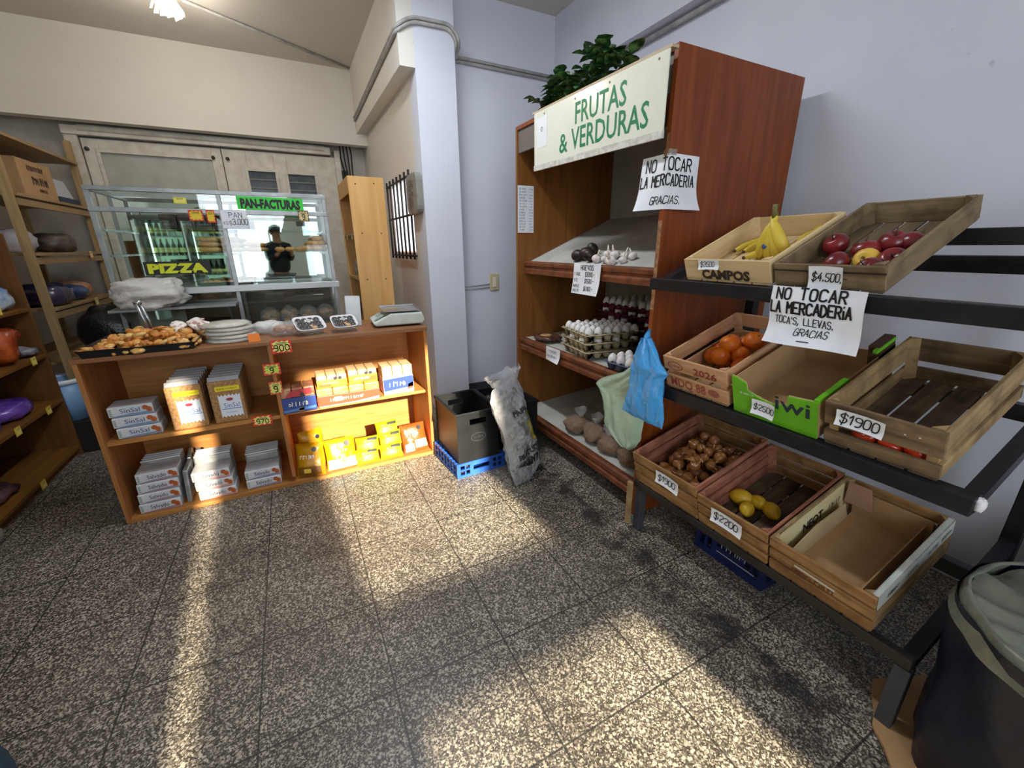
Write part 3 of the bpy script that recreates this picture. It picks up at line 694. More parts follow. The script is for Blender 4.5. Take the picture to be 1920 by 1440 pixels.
F2 = ricebox('Salvado', '#a08a94'); stack('Salvado', 0, -.815, 2.66, .022, 4, 0, 'left floor stack', 0, F2); rear(-.815, 2.81, .022, 4, 'left floor stack', hh=.235)
F3 = ricebox('Salvado', '#d49a96'); stack('Salvado', 0, -.575, 2.66, .022, 3, 0, 'middle floor stack', 0, F3); rear(-.575, 2.81, .022, 4, 'middle floor stack', hh=.205)
F4 = ricebox('Salvado', '#8f93b0'); stack('Salvado', 0, -.325, 2.67, .022, 2, 0, 'right floor stack', 0, F4); rear(-.325, 2.82, .022, 5, 'right floor stack', hh=.155)
sp = None
for i in range(3):
    if sp is None: sp = tag(obj('rice_cake_pack', MB().box(-.012, .012, 0, .16, 0, .20), mat('pack_film_silver', '#a9adb3', .25, col2='#6d7076', scale=12, metal=.3, bump=.2), bevel=.006), '', 'rice cake pack'); o = sp
    else: o = dup(sp)
    o.location = (-.702+.0, 2.68+.0, .022) if i == 0 else (-.668-.001*i, 2.84+.0*i, .022) if i == 1 else (-.697, 2.86, .022)
    o.rotation_euler = (0, rad(4-2*i), rad(3*i)); o['label'] = ['silvery pack on edge between left and middle floor stacks, nearest the front', 'silvery pack on edge far back in the gap, toward the middle stack', 'silvery pack on edge far back in the gap, toward the left stack'][i]; o['group'] = 'silvery packs on edge'
# standing SinSal packs, two rows
def sinsal():
    w, h, d = .158, .245, .05
    t = thing('rice_cake_pack', '', 'rice cake pack'); obj('rice_cakes', MB().box(-w/2, w/2, 0, d, 0, h), GRAIN, t, bevel=.008)
    sf = plane((-w/2, -.0006, 0), (1, 0, 0), (0, 0, 1)); k = MB(); pts = []
    x0, x1, z0, z1 = w*.24, w*.90, h*.14, h*.66
    for i in range(13): pts.append((x0+(x1-x0)*i/12, z0+(.007 if i % 2 else -.004)))
    for i in range(13): pts.append((x1-(x1-x0)*i/12, z1+(-.007 if i % 2 else .004)))
    c = len(k.v); k._p(sf.at((x0+x1)/2, (z0+z1)/2, .0008)); [k._p(sf.at(*p, .0008)) for p in pts]
    for i in range(26): k.f.append([c, c+1+i, c+1+(i+1) % 26])
    obj('paper_label', k, C('#dfe3ee', .5), t, fix=False)
    k = MB(); typ(k, sf, 'SinSal', x0+.02, h*.36, .026, x1-x0-.03, up=.0016); ribbon(k, sf, [(x0+.01, h*.33), (x1-.004, h*.33)], .004, .0016); squig(k, sf, x0+.022, h*.23, .007, .06, up=.0016); obj('lettering', k, C('#3a74b8', .5), t, fix=False)
    k = MB(); disc(k, sf, (x0+x1)/2, h*.555, .017, .009, up=.0016); obj('emblem', k, C('#a32a3c', .5), t, fix=False)
    k = MB(); patch(k, sf, [(w*.2, h*.76), (w*.93, h*.76), (w*.93, h*.87), (w*.2, h*.87)], .0012); obj('yellow_strip', k, C('#e8d41f', .45), t, fix=False)
    k = MB(); squig(k, sf, w*.26, h*.795, .009, w*.6, up=.002); obj('strip_lettering', k, C('#5a4a08', .5), t, fix=False)
    obj('film_top', MB().prism([(0, h), (d, h), (d*.6, h+.02), (d*.4, h+.02)], -w/2+.006, w/2-.006, lambda y, x, z: (x, y, z)), film('top_film', '#cfd0d6', .7, .15), t); return t
ss = sinsal(); q = 0
for row, x in (('left', -.598), ('right', -.412)):
    for i in range(6):
        o = ss if q == 0 else dup(ss); q += 1
        o.location = (x, 2.668+i*.058, .467); o.rotation_euler = (rad(R.uniform(-1, 0)), 0, rad(1.5 if row == 'left' else -1))
        o['label'] = 'speckled brown rice-cake pack with a yellow strip, %s of the %s upright row' % ('front one' if i == 0 else ORD[i]+' back', row); o['group'] = 'upright rice cake packs on the left shelf'
# cartons on the right shelf
def carton(label, x, y, z, w, h, d, base, top, word, deco, n=3, group='biscuit cartons on the right shelf', wcol='#f4f1ea', badges=0):
    t = thing('biscuit_carton', label, 'carton', (x, y, z), group=group)
    bx_ = obj('box', MB().box(-w/2, w/2, 0, d, 0, h*.62), C(base, .45), t, bevel=.003)
    for i in range(n): 
        a = -w/2+w*i/n+.0015; obj('packet', MB().box(a, a+w/n-.003, .004, d-.004, h*.62-.001, h), mat('packet_'+top.lstrip('#'), top, .4, col2='#c9a678', scale=14), t, bevel=.006)
    sf = plane((-w/2, -.0005, 0), (1, 0, 0), (0, 0, 1)); k = MB(); squig(k, sf, w*.2, h*.28, h*.17, w*.55); obj('lettering', k, C(wcol, .5), bx_, fix=False)
    for c, pts in deco:
        k = MB(); patch(k, sf, [(p[0]*w, p[1]*h) for p in pts], .001); obj('printed_shape', k, C(c, .5), bx_, fix=False)
    for b in range(badges):
        k = MB(); disc(k, sf, w*(.62+.15*b), h*.74, w*.06, w*.06, 8, .0075); obj('warning_badge', k, C('#20222c', .5), bx_, fix=False)
    return t
carton('blue carton of red-topped biscuits at the left end of the right shelf', -.062, 2.645, .468, .185, .15, .16, '#24418a', '#a8463c', 'Variedad', [('#4f7fc0', [(.03, .04), (.97, .1), (.97, .2), (.03, .14)]), ('#c98a58', [(.45, .05), (.6, .03), (.62, .17), (.5, .2)]), ('#b5343a', [(.1, .63), (.9, .72), (.9, .97), (.3, .9)])], badges=1)
carton('long orange-red carton of biscuits in the middle of the right shelf', .222, 2.655, .468, .372, .115, .17, '#d6452a', '#e39a2e', 'Tostadas', [('#e8e2d8', [(.02, .02), (.98, .02), (.98, .2), (.6, .08), (.02, .06)]), ('#f0c9a0', [(.26, .25), (.38, .25), (.38, .5), (.26, .5)])], n=4)
carton('orange-yellow biscuit box standing on the long red carton, left of two', .135, 2.68, .584, .175, .075, .16, '#e0a02a', '#d9c49c', 'Miel', [('#c9541e', [(.05, .05), (.5, .08), (.4, .3), (.05, .3)])], badges=2)
carton('orange-yellow biscuit box standing on the long red carton, right of two', .318, 2.68, .584, .175, .085, .16, '#e5a52a', '#cdb48c', 'Miel', [('#d65a20', [(.4, .02), (.97, .1), (.97, .5), (.5, .3)])], badges=2)
carton('white and blue biscuit carton at the right end of the right shelf', .54, 2.70, .468, .20, .19, .16, '#e6e6ea', '#dcc79e', 'Tostaditas', [('#2743b4', [(.01, .12), (.99, .2), (.99, .6), (.01, .55)]), ('#d8432e', [(.78, .1), (.98, .14), (.98, .36), (.82, .3)])], wcol='#f6f2f2')
# bags on the counter floor
def snack(name, label, cat, loc, w, h, t, cols, word, seed, tilt=0, rz=0, group=None, wcol='#ffffff', badge=True):
    o = thing(name, label, cat, loc, (tilt, 0, rz), group=group); bg_ = obj('bag', pillow(w, h, t, seed), mat('bag_'+cols[0].lstrip('#'), cols[0], .3, bump=.45, scale=26), o, smooth=True)
    def fs(u, v):
        a, b = u/w, v/h; e = max(0, (1-abs(2*a-1)**3)*(1-abs(2*b-1)**4)); return Vector(((a-.5)*w*(1-.06*math.sin(b*PI)), -t/2*e**.6-.004-.10*t, b*h))
    sf = Surf(fs)
    for c, pts in cols[1]:
        k = MB(); x0, x1, z0, z1 = pts; b = len(k.v)
        k.grid(lambda u, v: sf.at((x0+(x1-x0)*u)*w, (z0+(z1-z0)*v)*h, .001), 8, 6); obj('printed_shape', k, C(c, .4), bg_, smooth=True, fix=False)
    if badge:
        k = MB(); disc(k, sf, w*.72, h*.82, w*.09, w*.09, 8, .003); obj('warning_badge', k, C('#1b1c28', .5), bg_, fix=False)
    k = MB(); squig(k, sf, w*.2, h*.56, h*.11, w*.5, up=.003); obj('lettering', k, C(wcol, .4), bg_, fix=False); return o
snack('biscuit_bag', 'yellow bag of small biscuits slumped against the divider on the counter floor', 'bag', (-.065, 2.67, .022), .17, .21, .07, ('#c08a0c', [('#7a4e18', (.1, .9, .05, .3)), ('#efc64c', (.3, .55, .12, .25))]), 'Mini', 1, rad(-16), rad(-14))
snack('biscuit_bag', 'yellow bag behind the slumped biscuit bag, near the divider', 'bag', (-.03, 2.78, .022), .15, .255, .06, ('#c9940f', [('#5f4118', (.2, .8, .1, .3))]), 'Mini', 6, rad(-8), rad(14))
snack('biscuit_bag', 'yellow and pale blue bag of sticks on the counter floor', 'bag', (.125, 2.68, .022), .19, .20, .06, ('#c9a20c', [('#a8d3e2', (.04, .96, .03, .36)), ('#d99a52', (.45, .62, .2, .5))]), 'Palitos', 2, rad(-14), rad(2))
for i, (x, y, z, rz, pos) in enumerate([(.285, 2.665, .022, 2, 'lower left'), (.44, 2.665, .022, -1, 'lower right'), (.295, 2.685, .098, -3, 'upper left'), (.45, 2.70, .10, 5, 'upper right'), (.44, 2.73, .165, 6, 'topmost')]):
    snack('biscuit_bag', 'lime-yellow packet with a dark band, %s in the pile on the counter floor' % pos, 'packet', (x, y, z), .15, .10, .06, ('#b8b814', [('#8fbf2a', (.05, .95, .3, .6)), ('#3a3a34', (.5, .92, .74, .92))]), 'Limon', 10+i, rad(-18), rad(rz), group='lime yellow packets piled on the counter floor', wcol='#2f6a2a', badge=False)
snack('biscuit_bag', 'red-orange bag with a white corner at the right end of the counter floor', 'bag', (.618, 2.68, .022), .18, .20, .05, ('#d0491c', [('#e9e4dc', (.05, .4, .04, .3)), ('#e6c187', (.45, .95, .12, .4))]), 'Queso', 4, rad(-26), rad(4))
# ---------------------------------------------------------------- pastry display case behind the counter
DX0, DX1, DY0, DY1 = -1.10, .345, 3.88, 4.34
dc = thing('pastry_display_case', 'tall aluminium and glass pastry case with mirrored back behind the counter', 'display case', (0, 0, 0))
GREYIN = mat('case_interior', '#8d8c83', .5, col2='#77766d', scale=5)
obj('base', MB().box(DX0, DX1, DY0+.02, DY1, .05, .60), GREYIN, dc)
k = MB()
for x in (DX0, -.385, DX1-.028):
    k.box(x, x+.028, DY0, DY0+.028, .05, 1.80); k.box(x, x+.028, DY1-.028, DY1, .05, 1.80)
obj('upright_frame', k, ALU, dc, bevel=.002)
obj('top_rail', MB().box(DX0, DX1, DY0-.004, DY0+.03, 1.772, 1.80).box(DX0, DX1, DY1-.03, DY1, 1.772, 1.80).box(DX0, DX0+.03, DY0, DY1, 1.772, 1.80).box(DX1-.03, DX1, DY0, DY1, 1.772, 1.80), ALU, dc, bevel=.002)
obj('upper_rail', MB().box(DX0, DX1, DY0-.006, DY0+.03, 1.642, 1.672), ALU, dc, bevel=.002)
obj('middle_rail', MB().box(DX0-.02, DX1+.02, DY0-.02, DY0+.04, 1.088, 1.135), mat('rail_bright', '#b9bbb9', .35, metal=.5), dc, bevel=.003)
obj('deck', MB().box(DX0, DX1, DY0+.03, DY1, 1.10, 1.125), STEEL, dc)
obj('floor_panel', MB().box(DX0, DX1, DY0+.03, DY1, .60, .62), GREYIN, dc)
obj('rear_panel', MB().box(DX0, DX1, DY1-.012, DY1, .60, 1.10), GREYIN, dc)
obj('mirror', MB().box(DX0+.03, DX1-.03, DY1-.045, DY1-.04, 1.125, 1.775), mat('mirror', '#d5ddd8', .015, metal=1), dc)
GL = pane_mat('case_glass', (.93, .97, .95), .07)
for x0, x1 in ((DX0+.028, -.385), (-.357, DX1-.028)):
    obj('front_pane', MB().box(x0, x1, DY0+.010, DY0+.014, 1.135, 1.772), GL, dc)
    obj('lower_pane', MB().box(x0, x1, DY0+.010, DY0+.014, .62, 1.088), GL, dc)
obj('glass_shelf', MB().box(DX0+.03, DX1-.03, DY0+.05, DY1-.06, 1.535, 1.541), GL, dc)
obj('glass_shelf', MB().box(DX0+.03, DX1-.03, DY0+.05, DY1-.06, 1.368, 1.374), GL, dc)
k = MB()
for x in (DX0+.04, -.371, DX1-.04):
    for z in (1.52, 1.353): k.box(x-.008, x+.008, DY0+.03, DY1-.05, z, z+.014)
obj('shelf_bracket', k, ALU, dc)
def board(name, label, cat, x0, x1, z0, z1, base, ink, text, kind='typ', y=DY0-.0075, group=None, slope=0, m=None):
    t = thing(name, label, cat, (x0, y, z0), (0, -slope, 0), group=group); w, h = x1-x0, z1-z0
    obj('board', MB().box(0, w, 0, .003, 0, h), m or C(base, .5), t); sf = plane((0, 0, 0), (1, 0, 0), (0, 0, 1)); k = MB()
    if kind == 'typ': typ(k, sf, text, w*.05, h*.15, h*.70, w*.9, up=.0012, bold=.06)
    else:
        for tx, u, v, hh, kw in text: pen(k, sf, tx, u*w, v*h, hh, up=.0012, **kw)
    obj('lettering', k, C(ink, .5), t, fix=False); return t
board('bread_sign', 'bright green PAN-FACTURAS sign at the top right of the pastry case', 'sign', -.262, .178, 1.678, 1.768, '#35c93a', '#0c160c', 'PAN-FACTURAS', slope=rad(-.5))
board('pizza_sign', 'black PIZZA sign with yellow-green letters low on the pastry case glass', 'sign', -.895, -.508, 1.228, 1.318, '#101108', '#cfd61e', 'PIZZA', slope=rad(0))
board('price_notice', 'white PAN 3000 paper taped on the middle of the pastry case', 'notice', -.375, -.212, 1.545, 1.668, '', '#101014', [('PAN', .3, .60, .034, dict(cw=.6, sw=.10)), ('KG', .05, .2, .022, dict(cw=.5, sw=.09)), ('$', .27, .18, .026, dict(sw=.09)), ('3.000', .40, .2, .040, dict(cw=.42, sw=.10, gap=.17))], 'pen', y=DY0-.012, m=PAPER)
for lab, x, z, w, h, b in (('yellow card with red edge on the dark boxes, left of two', -.525, 1.628, .085, .072, '#c9361f'), ('red card with yellow centre on the dark boxes, right of two', -.438, 1.624, .05, .085, '#d5301f')):
    starcard(lab, (x, DY0-.010, z), w, h, '', b, '#e2c024')
starcard('small brown and cream star card at the upper right of the pastry case', (.17, DY0-.010, 1.640), .075, .08, '9', '#6a4a22', '#d9c48c')
starcard('yellow star card inside the top left of the pastry case glass', (-.60, DY0+.004, 1.725), .075, .04, '', '#d8cf3a', '#e9e06a')
# boxes of sweets on the upper glass shelf
ab = None
for i in range(4):
    if ab is None:
        ab = thing('sweets_box', '', 'box'); obj('carton', MB().box(-.05, .05, 0, .12, 0, .062), C('#2a1014', .4), ab, bevel=.003); obj('band', MB().box(-.05, .05, -.001, .121, .058, .098), C('#4a2c1e', .5), ab, bevel=.004)
        k = MB(); sf = plane((-.05, -.0006, 0), (1, 0, 0), (0, 0, 1)); squig(k, sf, .02, .025, .014, .06); obj('lettering', k, C('#b9a9a0', .5), ab, fix=False); o = ab
    else: o = dup(ab)
    o.location = (-.715+.104*i, 3.99, 1.5415); o['label'] = 'dark maroon box of sweets on the upper glass shelf, %s from the left' % ORD[i]; o['group'] = 'maroon sweets boxes in the pastry case'
# bread
BREAD = mat('bread_crust', '#c98a44', .6, col2='#e6b878', scale=10, bump=.15, col3='#f2dcb4')
lf = None
def loaf(x, y, z, sc, label, group, rz=0):
    global lf
    if lf is None:
        lf = tag(obj('bread_roll', MB().ball((0, 0, .026), (.044, .075, .027), 16, 10, lambda p, k: Vector((p.x, p.y, p.z-.006*math.exp(-(k.y*2.2)**2*4)*(k.z > 0)))), BREAD, smooth=True), '', 'bread'); o = lf
    else: o = dup(lf)
    o.location = (x, y, z); o.rotation_euler = (0, 0, rz); o.scale = sc; o['label'] = label; o['group'] = group
for r_, (z, n, x0) in enumerate(((1.3745, 3, -.50), (1.412, 3, -.505), (1.449, 2, -.505))):
    for i in range(n): loaf(x0+.147*i, 4.0, z, (1.0, 1.0, .80), 'long golden bread roll on the middle glass shelf, %s layer, %s from the left' % (['bottom', 'middle', 'top'][r_], ORD[i]), 'bread rolls piled on the middle glass shelf', rad(90+R.uniform(-4, 4)))
for i in range(3): loaf(-.035+.075*i, 4.02, 1.3745, (.72, .5, .75), 'small bread roll right of the long pile, %s from the left' % ORD[i], 'small rolls on the middle glass shelf', rad(90))
for i, (x, y, z) in enumerate(((.16, 4.0, 1.3745), (.235, 4.0, 1.3745), (.285, 4.1, 1.3745), (.215, 4.01, 1.413), (.275, 4.03, 1.416), (.255, 4.04, 1.452))): loaf(x, y, z, (.85, .7, .9), 'brown bread roll in the small heap at the right end of the middle glass shelf', 'bread rolls heaped at the right end', rad(60))
tr2 = tray('baking_tray', 'black tray of small pastries on the deck of the pastry case', -.62, -.27, 3.96, 4.24, 1.1255, .03, TB)
for i in range(14):
    o = dup(PP[i % 3], loc=(-.585+.023*i, 4.0+.14*R.random(), 1.135+.006*(i % 2)), rot=(.2, .1, i)); o['label'] = 'small pale pastry on the black tray inside the pastry case'; o['group'] = 'pastries on the case tray'; o.scale = (.8,)*3
TR = mat('pastry_tray_white', '#cfd0d4', .5)
for i, (x0, x1) in enumerate(((-.24, .02), (.04, .29))): tray('pastry_tray', 'pale tray on the right half of the case deck, %s one' % ['left', 'right'][i], x0, x1, 3.97, 4.22, 1.1255, .022, TR)
tag(obj('plastic_bag', blob((.38, .26, .20), 5, .34, 11, .7, 34, 22), mat('frosted_bag', '#dcd7d0', .35, alpha=.88, bump=1.0, scale=26), smooth=True, loc=(-.87, 3.74, 1.02)), 'large crumpled off-white plastic bag below the PIZZA sign', 'bag')
st = thing('ledge_shelf', 'narrow aluminium ledge along the front of the pastry case left half', 'shelf', (-.74, 3.78, 1.0))
obj('board', MB().box(-.36, .36, -.11, .095, 0, .018), ALU, st, bevel=.002)
for x in (-.3, .3): obj('bracket', MB().prism([(.095, -.12), (.095, 0), (-.08, 0)], x-.006, x+.006, lambda y, xx, z: (xx, y, z)), ALU, st)
BLK = mat('black_plastic_bag', '#101114', .28, bump=.7, scale=22, spec=.7)
tag(obj('rubbish_bag', blob((.40, .26, .27), 12, .14, 7, .6), BLK, smooth=True, loc=(-.60, 4.10, .62)), 'black plastic bag behind the lower glass of the pastry case', 'bag')
tag(obj('board_panel', MB().box(-.17, .17, 0, .012, 0, .40), mat('grey_sheet', '#8f9088', .5, col2='#7f8078', scale=6), loc=(-.92, 3.96, .62), rot=(rad(-8), 0, 0)), 'grey-green board leaning behind the lower left glass of the pastry case', 'board')
for i, x in enumerate((-.19, -.05, .10, .24)):
    t = thing('pastry_bag', 'clear bag of brown pastries behind the lower right glass, %s from the left' % ORD[i], 'bag', (x, 4.03, .80), group='bags of pastries in the lower case')
    obj('film', blob((.15, .14, .15), 30+i, .15, 8, top=.4), film('clear_film', '#f5f5f5', .25, .1), t, smooth=True)
    k = MB()
    for j in range(12): k.ball((R.uniform(-.045, .045), R.uniform(-.045, .045), .02+.075*R.random()), (.024, .02, .015), 8, 5)
    obj('pastries', k, PAS[0], t, smooth=True)['kind'] = 'stuff'
tag(obj('inner_shelf', MB().box(-.355, .315, 3.93, 4.30, .785, .80), GREYIN), 'low grey shelf carrying the pastry bags in the pastry case', 'shelf')

# ---------------------------------------------------------------- tall beech shelf unit at the side wall
su = thing('shelf_unit', 'tall narrow beech shelf unit between the pastry case and the barred window', 'shelf unit', (0, 0, 0))
X0, X1, Y0, Y1, ZT = .505, .775, 3.70, 4.37, 1.925
obj('side_panel', MB().box(X0, X1, Y0, Y0+.02, 0, ZT), BEECH, su, bevel=.002); obj('side_panel', MB().box(X0, X1, Y1-.02, Y1, 0, ZT), BEECH, su, bevel=.002)
obj('back_panel', MB().box(X1-.012, X1, Y0+.02, Y1-.02, 0, ZT), OAKV, su)
obj('top_panel', MB().box(X0, X1-.012, Y0+.02, Y1-.02, ZT-.02, ZT), BEECH, su); obj('fascia', MB().box(X0, X0+.018, Y0+.02, Y1-.02, ZT-.12, ZT-.02), BEECH, su)
for z in (.1, .45, .80, 1.14, 1.50): obj('shelf', MB().box(X0+.005, X1-.012, Y0+.02, Y1-.02, z, z+.02), BEECH, su)
k = MB()
for x, z in ((.56, 1.87), (.70, 1.88), (.57, 1.51), (.72, 1.51), (.57, 1.15), (.72, 1.15)): k.ball((x, Y0, z), (.006, .003, .006), 8, 5)
obj('screw', k, C('#4f3a22', .5), su)
for i, y in enumerate((3.84, 4.14)): tag(obj('shelf_tag', MB().box(-.002, 0, -.018, .018, -.035, 0), C('#e6d9b8', .5), loc=(.508, y, 1.50)), 'small cream tag hanging from the upper shelf edge of the beech unit, %s one' % ['nearer', 'farther'][i], 'price tag')
yb = snack('snack_bag', 'yellow bag lying on the middle shelf of the beech unit', 'bag', (.62, 3.90, 1.165), .2, .16, .06, ('#d8c520', [('#b8a010', (.2, .8, .3, .6))]), '', 3, rad(-70), rad(-60), badge=False)
for i, y in enumerate((4.02, 4.16)): tag(obj('clear_bag', blob((.12, .11, .17), 40+i, .16, 8, top=.4), mat('mixed_pale_bag', '#d8d4c8', .35, col2='#4a463e', scale=30, bump=.3), smooth=True, loc=(.60, y, 1.16)), 'pale mottled bag on the middle shelf of the beech unit, %s one' % ['nearer', 'farther'][i], 'bag')
for i, (y, cc) in enumerate(((3.82, '#9a2f28'), (3.95, '#c8b49a'), (4.1, '#8a5a3a'))): tag(obj('jar', MB().lathe([(0, 0), (.035, 0), (.038, .01), (.038, .08), (.028, .095), (.028, .11), (0, .11)], n=16), C(cc, .35), smooth=True, loc=(.57, y, .82)), ['red', 'cream', 'brown'][i]+' jar on the low shelf of the beech unit behind the scale', 'jar')
# ---------------------------------------------------------------- left side: pine rack and brown gondola
rk = thing('pine_rack', 'open pale pine rack with five shelves against the left wall beyond the gondola', 'rack', (0, 0, 0))
RX0, RX1 = -1.99, -1.52
for (x, y) in ((RX1, 4.13), (RX1, 5.41), (RX0, 4.13), (RX0, 5.41)): obj('post', MB().box(x-.045 if x == RX1 else x, x if x == RX1 else x+.045, y-.022, y+.022, 0, 2.5 if x == RX1 and y < 5 else 2.3), PINE, rk, bevel=.002)
for z in (.62, 1.01, 1.385, 1.765, 2.13): obj('shelf', MB().box(RX0, RX1+.015, 4.155, 5.385, z-.02, z), PINEY, rk, bevel=.002)
for z in (.60, .98, 1.355, 1.735, 2.10): obj('rail', MB().box(RX1-.02, RX1+.002, 4.155, 5.385, z-.045, z-.001), PINEY, rk) if z < 2 else None
def wbox(name, label, x0, x1, y0, y1, z, h, m, cat='box', rz=0):
    t = thing(name, label, cat, ((x0+x1)/2, (y0+y1)/2, z), (0, 0, rz)); a, b = (x1-x0)/2, (y1-y0)/2
    obj('carton', MB().box(-a, a, -b, b, 0, h), m, t, bevel=.004); return t, a, b
t, a, b = wbox('cardboard_box', 'tan cardboard box with dark print on the fourth shelf of the pine rack', -1.90, -1.555, 4.42, 4.93, 1.765, .255, CARD)
sf = plane((a+.0006, -b, 0), (0, 1, 0), (0, 0, 1)); k = MB(); squig(k, sf, .16, .10, .045, .24, sw=.45); squig(k, sf, .13, .19, .03, .22, sw=.4); squig(k, sf, .22, .05, .02, .12, sw=.4); obj('print', k, C('#5a4030', .6), t, fix=False)
t, a, b = wbox('carton', 'white carton in a dark blue tray beside the cardboard box on the pine rack', -1.80, -1.56, 4.98, 5.34, 1.765, .055, C('#1f3350', .5))
obj('lid', MB().prism([(-.10, .055), (.10, .055), (.06, .20), (-.10, .20)], -b*.9, b*.9, lambda x, y, z: (x, y, z)), C('#bfc3cc', .5), t)
MIXD = mat('dark_mixed_bag', '#2c2622', .4, col2='#6a5c52', scale=16, bump=.3)
for i, (y, sz, mm, lab) in enumerate(((5.0, (.24, .36, .16), MIXD, 'dark lumpy bag on the third shelf of the pine rack'), (4.42, (.2, .25, .17), film('clear_bag_film', '#d9d4da', .6, .2), 'clear crumpled bag on the third shelf of the pine rack, near end'))): tag(obj('bag', blob(sz, 60+i, .2, 8), mm, smooth=True, loc=(-1.70, y, 1.385)), lab, 'bag')
def fbag(label, loc, size, col, col2, seed, group=None, rot=(0, 0, 0), name='snack_bag'):
    return tag(obj(name, blob(size, seed, .16, 9, .7), mat('snack_%s_%s' % (col.lstrip('#'), col2.lstrip('#')), col, .25, col2=col2, scale=9, bump=.3, spec=.7), smooth=True, loc=loc, rot=rot), label, 'bag', group)
fbag('shiny blue snack bag on the second shelf of the pine rack', (-1.66, 4.78, 1.01), (.26, .30, .13), '#12508f', '#0b2d5a', 71)
fbag('brown and orange snack bag behind the shiny blue one on the pine rack', (-1.70, 5.02, 1.01), (.26, .30, .15), '#a8603c', '#d0a080', 72)
fbag('dark blue snack bag on the second shelf of the pine rack, near end', (-1.64, 4.38, 1.01), (.3, .34, .17), '#16224a', '#4a3a52', 73)
bk = thing('bucket', 'pale blue bucket with white rim on the floor between gondola and counter', 'bucket', (-1.56, 4.0, .24))
obj('pail', MB().lathe([(0, 0), (.12, 0), (.145, .28), (.14, .28), (.116, .01), (0, .01)], n=24), C('#7fa6cf', .4), bk, smooth=True); obj('rim', MB().lathe([(.14, .27), (.152, .27), (.152, .30), (.14, .30)], n=24), C('#dfe4ec', .4), bk, smooth=True)
tag(obj('crate', MB().box(-.17, .17, -.15, .15, 0, .238), C('#1b1512', .6), loc=(-1.56, 4.0, 0), bevel=.006), 'dark brown box on the floor under the pale blue bucket', 'box')
# dark bag hanging behind the counter end
tag(obj('rubbish_bag', blob((.40, .34, .42), 15, .15, 6, .7), BLK, smooth=True, loc=(-1.28, 4.36, .60)), 'black sack on a stool behind the left end of the counter', 'bag')
so = thing('stool', 'dark stool under the black sack behind the left end of the counter', 'stool', (-1.28, 4.36, 0))
obj('seat', MB().lathe([(0, .57), (.17, .57), (.17, .60), (0, .60)], n=20), BLACKM, so)
for a in (45, 135, 225, 315): obj('leg', MB().tube([(.13*math.cos(rad(a)), .13*math.sin(rad(a)), .57), (.17*math.cos(rad(a)), .17*math.sin(rad(a)), 0)], .012), BLACKM, so)
# gondola
gd = thing('gondola_shelf', 'brown wooden gondola shelf of snacks at the left edge', 'shelf unit', (0, 0, 0))
GX, GY0, GY1 = -1.52, 1.9, 3.85
obj('end_panel', MB().box(-2.12, GX, GY1-.02, GY1, 0, 1.50), wood('gondola_end', '#5c380e', '#744a1c', 'z', .6, sc=5), gd, bevel=.002)
obj('end_panel', MB().box(-2.12, GX, GY0, GY0+.02, 0, 1.50), BROWNB, gd); obj('back_panel', MB().box(-2.12, -2.10, GY0+.02, GY1-.02, 0, 1.50), BROWNB, gd)
for z in (.075, .43, .745, 1.05): obj('shelf', MB().box(-2.10, GX+(.0 if z > .1 else .0), GY0+.02, GY1-.02, z-.022, z), BROWNB if z < 1.1 else PINEY, gd, bevel=.002)
obj('plinth', MB().box(-2.08, GX-.03, GY0+.02, GY1-.02, 0, .053), BROWNB, gd)
def ptag(label, y, z, x=GX+.003): starcard(label, (x, y, z), .06, .05, '', '#d9b832', '#f0df7a', rz=rad(90), group='yellow shelf tags')
ptag('yellow shelf tag on the gondola edge under the red snack bags', 3.66, .735); ptag('yellow shelf tag on the gondola edge under the purple bags, farther', 3.62, .415); ptag('yellow shelf tag on the gondola edge under the purple bags, nearer', 3.25, .415)
ptag('yellow shelf tag low on the gondola base', 3.28, .05); ptag('yellow shelf tag on the gondola edge at the blue snack bags', 3.50, 1.07)
starcard('yellow paper tag on the pine rack second shelf edge', (-1.50, 4.86, .985), .07, .06, '', '#d9c26a', '#efe3a0', rz=rad(90), group='yellow shelf tags'); starcard('orange-cream tag on the pine rack third shelf edge', (-1.50, 5.05, 1.365), .07, .06, '', '#d98a3a', '#f0dca0', rz=rad(90), group='yellow shelf tags')
for i, (y, c1, c2, lab) in enumerate(((3.68, '#2b6fae', '#cfd8e4', 'pale and blue snack bag on the gondola top shelf, farthest'), (3.50, '#1c5a9a', '#e0e6ee', 'blue snack bag on the gondola top shelf, second from the far end'), (3.16, '#3a86bd', '#dfe7ee', 'light blue snack bag on the gondola top shelf, third from the far end'), (2.92, '#3a2a4a', '#6a4a6a', 'dark violet snack bag on the gondola top shelf'))): fbag(lab, (-1.72, y, 1.05), (.38, .24, .20 if i else .17), c1, c2, 80+i)
for i, (y, c1, c2, lab) in enumerate(((3.76, '#c9c3c4', '#7a7a86', 'silvery bag on the gondola second shelf at the far end'), (3.58, '#8a2416', '#c8622a', 'red snack bag on the gondola second shelf'), (3.34, '#a83218', '#e0902e', 'red and orange snack bag on the gondola second shelf'), (3.08, '#7a1d1a', '#b0482a', 'dark red snack bag on the gondola second shelf'))): fbag(lab, (-1.74, y, .745), (.42, .14 if i == 0 else .25, .08 if i == 0 else .25), c1, c2, 90+i)
for i, (y, c1, c2, lab) in enumerate(((3.48, '#4a2a86', '#7a54b4', 'purple bag on the gondola lower shelf, farthest'), (3.14, '#43268a', '#6a48ae', 'purple bag on the gondola lower shelf, middle'), (2.80, '#3c2280', '#5a3aa0', 'purple bag on the gondola lower shelf, nearest'))): fbag(lab, (-1.73, y, .43), (.36, .33, .12), c1, c2, 100+i)
fbag('dark wine-coloured bag on the gondola base shelf', (-1.74, 3.1, .075), (.34, .30, .08), '#2e1c22', '#5a3a3c', 110)
